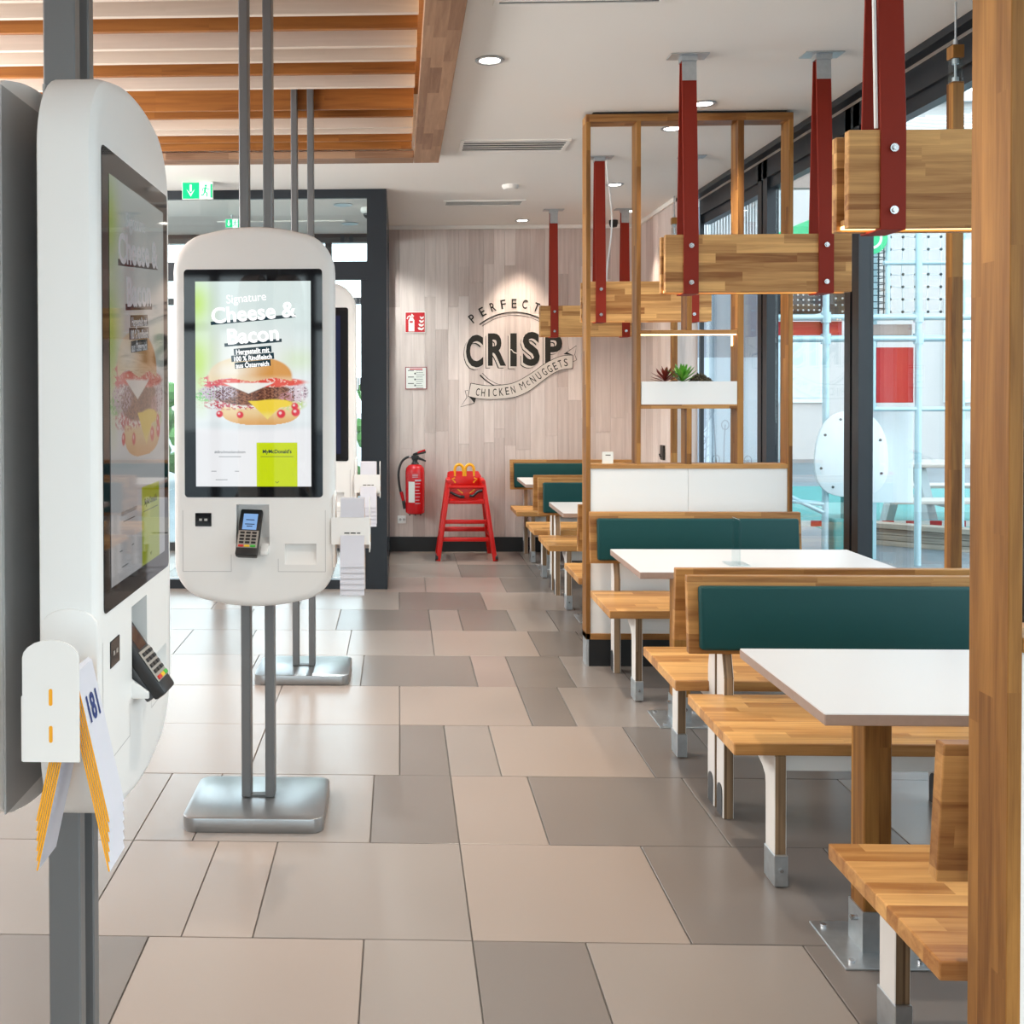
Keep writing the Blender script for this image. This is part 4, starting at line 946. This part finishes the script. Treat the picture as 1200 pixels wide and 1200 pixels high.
for ch, cx, cy, wd, ht in (('C', 226, 968, 32, 66), ('H', 273, 973, 32, 66), ('I', 323, 975, 9, 66), ('C', 373, 972, 32, 66), ('K', 430, 968, 36, 66), ('E', 482, 960, 30, 66), ('N', 533, 949, 34, 66),
                           ('M', 614, 914, 44, 64), ('c', 664, 892, 26, 42), ('N', 706, 860, 36, 66), ('U', 756, 827, 34, 66), ('G', 806, 794, 34, 66), ('G', 852, 768, 34, 66), ('E', 899, 743, 30, 66), ('T', 944, 724, 30, 66), ('S', 992, 712, 32, 66)):
    x_, z_ = Lp(cx, cy); j = min(range(len(TOP)), key=lambda q: abs((TOP[q][0]+BOT[q][0])/2-x_)); j0, j1 = max(j-2, 0), min(j+2, len(TOP)-1)
    dx = TOP[j1][0]+BOT[j1][0]-TOP[j0][0]-BOT[j0][0]; dz = TOP[j1][1]+BOT[j1][1]-TOP[j0][1]-BOT[j0][1]
    a = MB(); glyph(a, ch, x_, z_, wd*K, ht*K, -.0010, -math.atan2(dz, dx), .006 if ch not in 'Mc' else -.004); a.build('letter', M['ink'], lg)

t = thing('extinguisher_sign', 'red square fire extinguisher sign on the pale timber wall', 'sign', (.153, 9.506, 2.127))
MB().box((-.094, -.003, -.096), (.094, .002, .096)).build('sign_plate', M['signwhite'], t)
MB().poly(rrect(.089, .091, .003, 2), -.0035).build('red_field', M['signred'], t)
a = MB(); a.poly([(-.062, -.085), (-.008, -.085), (-.008, .02), (-.018, .035), (-.018, .045), (-.052, .045), (-.052, .035), (-.062, .02)], -.004)
a.poly([(-.050, .048), (-.012, .052), (-.012, .064), (-.05, .060)], -.004); a.strip([(-.048, .062), (-.068, .05), (-.074, .03)], .010, -.004); a.poly([(-.036, .062), (-.022, .062), (-.022, .075), (-.036, .078)], -.004)
for k in range(4):
    z = -.075+.034*k; a.poly([(.022+.006*k, z+.025), (.032+.006*k, z+.006), (.060, z), (.078, z+.012), (.080, z+.03), (.058, z+.018), (.040+.004*k, z+.028)], -.004)
a.build('pictogram', M['signwhite'], t); MB().poly([(-.05, -.005), (-.022, -.005), (-.022, .012), (-.05, .012)], -.0045).build('pictogram_label', M['signred'], t)
t = thing('fire_notice', 'white fire safety notice with thin red frame below the red sign', 'notice', (.160, 9.506, 1.61))
MB().box((-.100, -.003, -.104), (.100, .002, .104)).build('red_frame', flat('dull red border', (.28, .03, .04), .5), t)
MB().poly([(-.093, -.097), (.093, -.097), (.093, .097), (-.093, .097)], -.0035).build('sheet', M['signwhite'], t)
a = MB(); random.seed(11)
for k in range(9):
    z = .07-.02*k
    if k % 3 == 0: a.strip([(-.075, z), (-.02, z)], .007, -.004)
    a.strip([(.0, z), (random.uniform(.045, .08), z)], .004, -.004)
for k in range(3): a.poly([(-.016, .035-.055*k), (-.002, .035-.055*k), (-.002, .05-.055*k), (-.016, .05-.055*k)], -.004)
a.build('printed_line', M['darkgrey'], t); a = MB(); a.strip([(-.06, .083), (.06, .083)], .010, -.004); a.build('printed_heading', M['signred'], t)

t = thing('fire_extinguisher', 'red fire extinguisher with black hose hanging on the pale timber wall', 'fire extinguisher', (.147, 9.40, .365))
MB().lathe([(.0, .0), (.07, .0), (.086, .012), (.088, .03), (.088, .385), (.082, .42), (.060, .445), (.030, .455), (.0, .457)], n=32).build('cylinder', M['redext'], t, True)
MB().lathe([(.036, .448), (.036, .462), (.03, .47), (.022, .475), (.022, .50), (.0, .50)], n=20).build('collar', M['black'], t, True)
v = MB(); v.box((-.03, -.022, .495), (.035, .022, .535), .006); v.prism([(-.02, .53), (.10, .555), (.10, .575), (.07, .585), (-.02, .55)], 'y', -.012, .012, .003); v.prism([(.02, .50), (.10, .475), (.10, .49), (.03, .525)], 'y', -.010, .010, .003)
v.build('valve', M['black'], t, True)
MB().prism([(.02, .552), (.098, .578), (.09, .592), (.03, .572)], 'y', -.014, .014, .003).build('red_lever', M['redext'], t, True)
MB().tube(spline([(-.03, .52), (-.075, .515), (-.125, .47), (-.150, .38), (-.145, .27), (-.125, .17), (-.105, .11)], 6) and [(p[0], 0 if p[0] > -.09 else .0, p[1]) for p in spline([(-.03, .52), (-.075, .515), (-.125, .47), (-.150, .38), (-.145, .27), (-.125, .17), (-.105, .11)], 6)], .011, 10).build('hose', M['black'], t, True)
MB().cyl((-.127, 0, .20), (-.108, 0, .12), .016, .013).build('red_nozzle', M['redext'], t, True); MB().cyl((-.108, 0, .12), (-.092, 0, .045), .014, .018).build('nozzle_horn', M['black'], t, True)
MB().cyl((-.055, 0, .521), (-.035, 0, .521), .012).build('hose_nut', M['chrome'], t, True)
def wrap(mb, a0, a1, z0, z1, r=.0886, n=8):
    P = [(r*math.sin(a0+(a1-a0)*k/n), -r*math.cos(a0+(a1-a0)*k/n)) for k in range(n+1)]
    for p, q in zip(P, P[1:]): mb.bm.faces.new([mb.bm.verts.new(w_) for w_ in ((p[0], p[1], z0), (q[0], q[1], z0), (q[0], q[1], z1), (p[0], p[1], z1))])
a = MB(); wrap(a, -.75, -.05, .11, .30); a.build('paper_tag', M['signwhite'], t)
a = MB(); wrap(a, -.02, .65, .305, .318, .0888); 
for k in range(7): wrap(a, .0, .55-.06*(k % 3), .28-.03*k, .285-.03*k, .0888)
for k in range(3): wrap(a, -.3, .3, .34+.012*k, .344+.012*k, .0888)
a.build('printed_label', M['tentwhite'], t)
a = MB(); a.box((-.03, .0, .37), (.03, .105, .39)); a.box((-.045, .09, .30), (.045, .108, .44)); a.build('wall_bracket', M['black'], t)
a = MB()
for q in (-.05, .0, .05): a.box((q-.008, -.05, -.012), (q+.008, -.02, .002), .002)
a.build('foot', M['black'], t)
t = thing('wall_socket', 'white double socket low on the timber wall under the extinguisher', 'socket', (.027, 9.508, .297)); MB().box((-.040, -.009, -.036), (.040, .003, .036), .004).build('cover_plate', M['white'], t, True)
a = MB(); a.cyl((-.016, -.0105, 0), (-.016, -.009, 0), .012); a.cyl((.018, -.0105, 0), (.018, -.009, 0), .012); a.build('socket_hole', M['kioskgrey'], t)
t = thing('coat_hook', 'small dark coat hook on the right timber wall', 'hook', (2.189, 8.54, .98)); MB().box((-.018, -.05, -.06), (.0, .05, .06), .001, 1).build('plate', M['black'], t); MB().tube([(-.016, 0, -.03), (-.03, 0, -.035), (-.036, 0, -.01)], .005, 8).build('peg', M['black'], t, True)

# high chair
t = thing('high_chair', 'red plastic high chair with yellow arches against the back wall', 'high chair', (.591, 8.97, 0))
def bar(mb, p, q, w_, d_):
    p, q = Vector(p), Vector(q); d = q-p; zc = d.normalized(); xa = Vector((1, 0, 0)) if abs(zc.x) < .9 else Vector((0, 1, 0)); ya = zc.cross(xa).normalized(); xa = ya.cross(zc).normalized()
    R4 = Matrix((xa, ya, zc)).transposed().to_4x4(); mb.rotbox((w_, d_, d.length), Matrix.Translation((p+q)/2) @ R4, .006)
for sx_ in (-1, 1):
    a = MB(); bar(a, (sx_*.250, .02, .0), (sx_*.150, .09, .70), .040, .05); a.build('leg', M['red'], t, True)
    a = MB(); bar(a, (sx_*.238, .45, .0), (sx_*.150, .26, .70), .040, .05); a.build('leg', M['red'], t, True)
    a = MB(); bar(a, (sx_*.150, .06, .69), (sx_*.150, .30, .69), .036, .04); bar(a, (sx_*.213, .05, .22), (sx_*.213, .38, .22), .02, .04); a.build('side_rail', M['red'], t, True)
    a = MB(); a.cyl((sx_*.262-.012, .02, .028), (sx_*.262+.012, .02, .028), .028); a.build('wheel', M['black'], t, True)
a = MB(); a.box((-.165, .055, .495), (.165, .08, .53), .006).box((-.165, .20, .505), (.165, .24, .52), .004); a.build('seat_rail', M['red'], t, True)
MB().box((-.16, .08, .497), (.16, .33, .512), .005).build('seat', M['red'], t, True)
MB().prism([(-.17, .53), (-.152, .755), (-.125, .765), (.125, .765), (.152, .72), (.17, .53)], 'y', .30, .322, .004).build('back_panel', M['red'], t, True)
MB().box((-.155, .05, .632), (.155, .075, .655), .006).build('front_bar', M['red'], t, True)
MB().prism([(-.150, .54), (-.150, .635), (.150, .635), (.150, .54), (.02, .53), (-.02, .53)], 'y', .066, .072, .002).build('crotch_panel', M['red'], t, True)
for z0, wd in ((.34, .196), (.185, .222)): MB().box((-wd, .04, z0-.018), (wd, .065, z0+.018), .005).build('cross_rail', M['red'], t, True)
MB().box((-.20, .40, .205), (.20, .43, .245), .005).build('cross_rail', M['red'], t, True)
a = MB()
for s in (-1, 1): a.tube([(s*.010+s*.038+.038*math.cos(q)*1.0, .31, .780+.045*math.sin(q)) for q in [PI*k/12 for k in range(13)]], .0135, 8); a.cyl((s*.086, .31, .72), (s*.086, .31, .780), .0135); a.cyl((s*.010, .31, .72), (s*.010, .31, .780), .0135)
a.build('yellow_arches', M['yellow'], t, True)
a = MB()
for s in (-1, 1):
    a.strip([(s*.085, .705), (s*.112, .695), (s*.088, .672), (s*.080, .66)], .013, .2985); 
    a.strip([(s*.075, .625), (s*.030, .590)], .009, .0655); 
a.build('yellow_mark', M['yellow'], t)
a = MB(); a.tube([(-.14, .055, .60), (-.09, .05, .575), (-.05, .052, .558), (-.02, .055, .56)], .012, 8); a.tube([(.14, .055, .615), (.10, .05, .605), (.06, .052, .565), (.03, .055, .57)], .012, 8); a.box((-.05, .045, .548), (-.015, .062, .572), .003); a.build('safety_strap', M['black'], t, True)

# ------------------------------------------------------------------ outside the windows: playground, wall, terrace
O = dict(
 paving=flat('wet paving', (.13, .16, .18), .38, noise=.5, nscale=.9), turf=flat('teal safety surface', (.05, .25, .24), .6, noise=.2, nscale=3),
 tube=flat('pale blue steel tube', (.42, .60, .66), .3, metal=.2), net=flat('dark climbing net', (.02, .05, .06), .7), pred=flat('red play panel', (.45, .010, .012), .5, spec=.3), pbrown=flat('taupe play panel', (.33, .25, .22), .5),
 pgreen=flat('green play panel', (.02, .50, .20), .4), pwhite=flat('white play panel', (.72, .78, .80), .5), pick=flat('pale weathered picnic timber', (.48, .44, .40), .6, noise=.2, nscale=10), pickleg=flat('grey picnic leg', (.30, .36, .38), .5),
 build=flat('white rendered facade', (.52, .50, .49), .8), bgrey=flat('grey rendered wall', (.30, .34, .39), .8), mural=flat('pale blue-white wall film', (.60, .70, .78), .6), muralg=flat('grey print', (.34, .40, .47), .6),
 corr=flat('corrugated silver sheet', (.60, .62, .64), .35, metal=.5), rope=flat('white rope', (.75, .78, .8), .7), blackp=flat('black play pod', (.015, .02, .022), .4), plank=wood('weathered planks', (.10, .08, .065), (.38, .33, .27), 'X', .2, 2.0, .7, across=('Z', 'Y')))
struct(MB().box((2.45, -14, -.2), (60, 60, -.03)).box((-40, 9.6, -.2), (2.45, 60, -.03)).box((-40, -30, -.2), (60, -5.1, -.03)).build('floor_outside', O['paving']))
tag(MB().box((4.6, 10.9, -.03), (14, 16, -.022)).build('play_surface', O['turf']), 'flat teal play surface outside beyond the windows', 'play surface')
# building wing with printed film next to the last window bay
t = thing('wing_wall', 'grey wall with pale printed plant film outside, seen through the partition', 'wall', (2.45, 9.85, 0))
MB().box((0.0, 0, 0), (.98, .25, 4.2)).build('masonry', O['bgrey'], t)
MB().box((.08, -.012, .02), (.97, -.002, 1.80)).build('printed_film', O['mural'], t)
a = MB(); random.seed(4)
for k in range(15):
    x0 = .12+.055*k; hgt = random.uniform(.5, 1.55); pts = [(x0+.05*math.sin(q*2.2+k)*q, .1+hgt*q) for q in [j/10 for j in range(11)]]; a.strip(pts, .012, -.0135)
    top = pts[-1]; a.strip([(top[0]+.035*math.sin(q), top[1]-.05+.09*(1-math.cos(q))/2*1.0) for q in [2*PI*j/10 for j in range(11)]], 0.010, -.0135)
for k in range(16):
    z = .15+.085*k; a.strip([(.42+.002*k, z), (.46, z+.012), (.50, z+.05)], .008, -.0137)
a.build('line_drawing', O['muralg'], t)
a = MB(); a.poly([(.30, .05), (.42, .05), (.42, 1.05), (.55, 1.28), (.55, 1.36), (.36, 1.36), (.30, 1.36)], -.0130); a.build('printed_shape', O['muralg'], t)
a = MB()
for k in range(20): a.cyl((.42+.027*k, -.03, 2.9), (.42+.027*k, -.03, 4.0), .011, n=8)
a.build('corrugated_sheet', O['corr'], t)
# climbing frame
t = thing('climbing_scaffold', 'outdoor climbing frame of pale steel tubes beyond the window', 'climbing frame', (0, 9.0, 0))
def tb(p, q, r=.028): return MB().cyl(p, q, r, n=12).build('tube', O['tube'], t, True)
for xx in (3.20, 3.70, 4.49, 5.4): tb((xx, 0, -.03), (xx, 0, 3.6))
for zz in (2.12, 1.935): tb((3.20, 0, zz), (5.4, 0, zz))
tb((4.11, 0, 1.325), (5.4, 0, 1.325), .02); tb((4.11, 0, 1.32), (4.11, 0, 1.95), .018); tb((4.2, .02, 2.59), (5.4, .02, 2.59), .02); tb((4.24, .03, 2.1), (4.24, .03, 3.6), .02); tb((3.20, 0, .55), (3.72, 0, .50), .02); tb((3.2, 0, .66), (3.7, 0, .42), .02)
for xx in (3.70, 4.49, 5.4): tb((xx, 1.0, -.03), (xx, 1.0, 3.6))
for xx in (3.70, 4.49, 5.4): tb((xx, 0, 3.5), (xx, 1.0, 3.5), .02)
for xx in (3.70, 4.49):
    for zz in (2.12, 1.935): MB().cyl((xx, 0, zz-.045), (xx, 0, zz+.045), .042, n=12).build('clamp', O['tube'], t, True)
def panel(name, label, cat, a_, b_, mat, bev=.004): 
    o = MB().box(tuple(p-q for p, q in zip(a_, a_)), tuple(q-p for p, q in zip(a_, b_)), bev).build(name, mat, None, loc=a_); return tag(o, label, cat)
panel('red_play_board', 'square red play panel hung between the outdoor tubes', 'play panel', (4.14, 9.02, 1.38), (4.46, 9.05, 1.86), O['pred'])
panel('red_play_band', 'long red band between the outdoor tubes, left of the wide window frame', 'play panel', (3.22, 9.050, 1.97), (3.86, 9.075, 2.09), O['pred'])
panel('taupe_play_band', 'taupe band between the outdoor tubes, right of the wide window frame', 'play panel', (4.0, 9.03, 1.965), (4.45, 9.06, 2.06), O['pbrown'])
panel('pale_play_board', 'pale blue-white panel standing behind the oval white board outdoors', 'play panel', (4.14, 9.30, .48), (4.60, 9.34, 1.32), O['pwhite'])
a = MB(); a.prism([(.0, 0), (1.0, 0), (1.0, 1.0), (.0, 1.0)], 'y', 0, .02)
t2 = thing('climbing_net', 'dark climbing net tube hanging outside beside the window frame', 'net', (4.16, 9.25, 0))
a = MB(); 
for k in range(14):
    an = 2*PI*k/14; a.tube([(.15*math.cos(an), .15*math.sin(an), z) for z in (2.14, 2.6, 3.1, 3.6)], .0045, 4)
for k in range(26): a.tube([(.15*math.cos(q), .15*math.sin(q), 2.15+.056*k) for q in [2*PI*j/14 for j in range(15)]], .0045, 4)
a.build('mesh', O['net'], t2)['kind'] = 'stuff'
t2 = thing('rope_net', 'white rope net with small knots hanging outdoors above the taupe band', 'net', (4.44, 9.2, 0))
a = MB(); kb = MB()
for k in range(5):
    a.tube([(-.10+.11*k+.01*math.sin(z*9+k), 0, z) for z in (2.14, 2.3, 2.5, 2.7, 2.9, 3.2, 3.5)], .006, 5)
for j in range(12):
    z = 2.18+.11*j; a.tube([(-.10+.11*k, .0, z+.012*math.sin(k*2.1+j)) for k in range(5)], .005, 5)
    for k in range(5): kb.ball((-.10+.11*k, -.004, z), .013, 8, 6)
a.build('rope', O['rope'], t2)['kind'] = 'stuff'; kb.build('knot', O['net'], t2)['kind'] = 'stuff'
t2 = thing('play_pod', 'black perforated play pod with white studs, outdoors above the red band', 'play pod', (3.62, 9.35, 2.35))
MB().box((-.20, 0, -.17), (.20, .25, .13), .03, 3).build('shell', O['blackp'], t2, True)
a = MB()
for i in range(8):
    for j in range(6): a.ball((-.17+.048*i, -.001, -.14+.046*j), .009, 8, 6)
a.build('stud', O['rope'], t2)['kind'] = 'stuff'
t2 = thing('play_pod', 'black studded play disc half hidden by the wide window frame', 'play pod', (4.08, 9.42, 2.38))
MB().cyl((0, 0, 0), (0, .1, 0), .24, n=28).build('shell', O['blackp'], t2, True)
a = MB()
for i in range(5):
    for j in range(7): 
        if (i-2)**2/9+(j-3)**2/16 < 1: a.ball((-.12+.06*i, -.002, -.18+.06*j), .010, 8, 6)
a.build('stud', O['rope'], t2)['kind'] = 'stuff'
t2 = thing('green_disc_sign', 'round green play sign with a white ring outdoors under the nearest lamp', 'sign', (4.07, 8.97, 2.80))
MB().cyl((0, 0, 0), (0, .02, 0), .14, n=28).build('disc', O['pgreen'], t2); a = MB(); a.strip(arc(0, 0, .085, 0, 2*PI, 28), .022, -.001); a.build('ring', M['signwhite'], t2)
t2 = thing('green_play_board', 'green sloped play panel outdoors between oak upright and red strap', 'play panel', (3.32, 9.1, 2.55)); MB().prism([(0, 0), (.34, 0), (.34, .46), (0, .32)], 'y', 0, .03, .004).build('board', O['pgreen'], t2)
# oval board
t2 = thing('oval_play_board', 'large white rounded play board with bolts outside the window', 'play board', (3.89, 8.92, .60))
pts = []
for k in range(40):
    q = 2*PI*k/40; cz = .34; pts.append((.31*math.copysign(abs(math.cos(q))**.75, math.cos(q))*(1-.12*math.sin(q)), cz+.37*math.copysign(abs(math.sin(q))**.8, math.sin(q))))
MB().prism(pts, 'y', 0, .03, .006).build('board', O['pwhite'], t2, True)
a = MB()
for q in range(8): 
    p = pts[q*5+2]; a.cyl((p[0]*.84, -.004, .34+(p[1]-.34)*.84), (p[0]*.84, .0, .34+(p[1]-.34)*.84), .012, n=10)
a.build('bolt', M['darkgrey'], t2)
MB().box((-.05, .03, -.62), (.05, .10, .20)).build('stand', O['turf'], t2); MB().box((-.14, .02, -.62), (.20, .30, -.22), .02).build('stand_block', O['turf'], t2)
# picnic table
t2 = thing('picnic_table', 'pale picnic table with grey splayed legs outside the window', 'picnic table', (5.75, 11.2, -.03))
MB().box((-.60, -.35, .70), (1.2, .40, .735), .01).build('table_top', O['pick'], t2); MB().box((-.85, -.95, .385), (1.2, -.62, .42), .008).build('seat_board', O['pick'], t2); MB().box((-.60, .65, .385), (1.2, .98, .42), .008).build('seat_board', O['pick'], t2)
for xx in (-.30, .9):
    MB().prism([(-.60, 0), (-.45, 0), (-.10, .70), (-.26, .70)], 'x', xx, xx+.09, .004).build('leg', O['pickleg'], t2); MB().prism([(.60, 0), (.45, 0), (.10, .70), (.26, .70)], 'x', xx, xx+.09, .004).build('leg', O['pickleg'], t2); MB().box((xx, -.9, .34), (xx+.09, .9, .385)).build('cross_beam', O['pickleg'], t2)
t2 = thing('timber_edging', 'stack of weathered planks edging the terrace outside', 'planks', (5.1, 9.9, -.03))
for k in range(4):
    p = MB().box((-.75, -.05, .055*k), (1.3, .10+.02*(k % 2), .055*k+.05), .004).build('plank', O['plank'], t2); p.rotation_euler = (0, 0, -.62)
# barrier tape
t2 = thing('barrier_tape', 'thin red and white barrier tape stretched low outdoors', 'barrier tape', (0, 10.6, .12))
MB().box((3.2, -.002, -.03), (8, .002, .03)).build('tape', M['signwhite'], t2); a = MB()
for k in range(20): a.box((3.25+.24*k, -.004, -.03), (3.37+.24*k, -.002, .03))
a.build('red_stripe', O['pred'], t2)['kind'] = 'stuff'
for xx in (3.2, 8.0): MB().box((xx-.02, -.02, -.15), (xx+.02, .02, .06)).build('stake', O['tube'], t2)
# corrugated canopy above the terrace
t2 = thing('terrace_canopy', 'silver corrugated terrace canopy seen through the upper window panes', 'canopy', (3.0, 9.4, 0))
a = MB()
for k in range(22): 
    x0 = .2+.28*k; a.prism([(0, 3.55+.02*k), (0, 3.62+.02*k), (3.6, 4.65+.02*k), (3.6, 4.58+.02*k)], 'x', x0, x0+.15)
a.build('corrugated_sheet', O['corr'], t2)
MB().box((.1, -.1, 3.30), (6.4, .0, 3.55)).build('fascia', O['pbrown'], t2)
for xx in (1.2, 6.2): MB().box((xx, -.09, -.03), (xx+.08, -.01, 3.3)).build('pillar', O['tube'], t2)
# neighbouring building, far off
t2 = thing('neighbour_building', 'bright white rendered building far beyond the playground', 'building', (14, 22, -.03))
MB().box((-9, 0, 0), (12, 6, 7.5)).build('wall', O['build'], t2)
for k in range(4):
    wv = MB().box((-7+4.5*k, -.06, 1.2), (-5+4.5*k, .0, 3.4)).build('window', O['pwhite'], t2); MB().box((-6.9+4.5*k, -.08, 1.3), (-5.1+4.5*k, -.06, 3.3)).build('pane', O['mural'], wv)
MB().box((-9.1, -.15, 7.5), (12.1, 6.1, 7.7)).build('roof_edge', O['corr'], t2)
# hedge outside the vestibule
t2 = thing('hedge', 'blurred green hedge outside beyond the vestibule door', 'hedge', (-1.5, 17, -.03))
random.seed(9); a = MB()
for k in range(260): a.ball((random.uniform(-6, 4), random.uniform(-.3, .4), random.uniform(.05, 1.5)), random.uniform(.10, .2), 6, 4)
a.build('foliage', flat('hedge leaves', (.09, .22, .05), .7, noise=.4, nscale=4), t2)['kind'] = 'stuff'
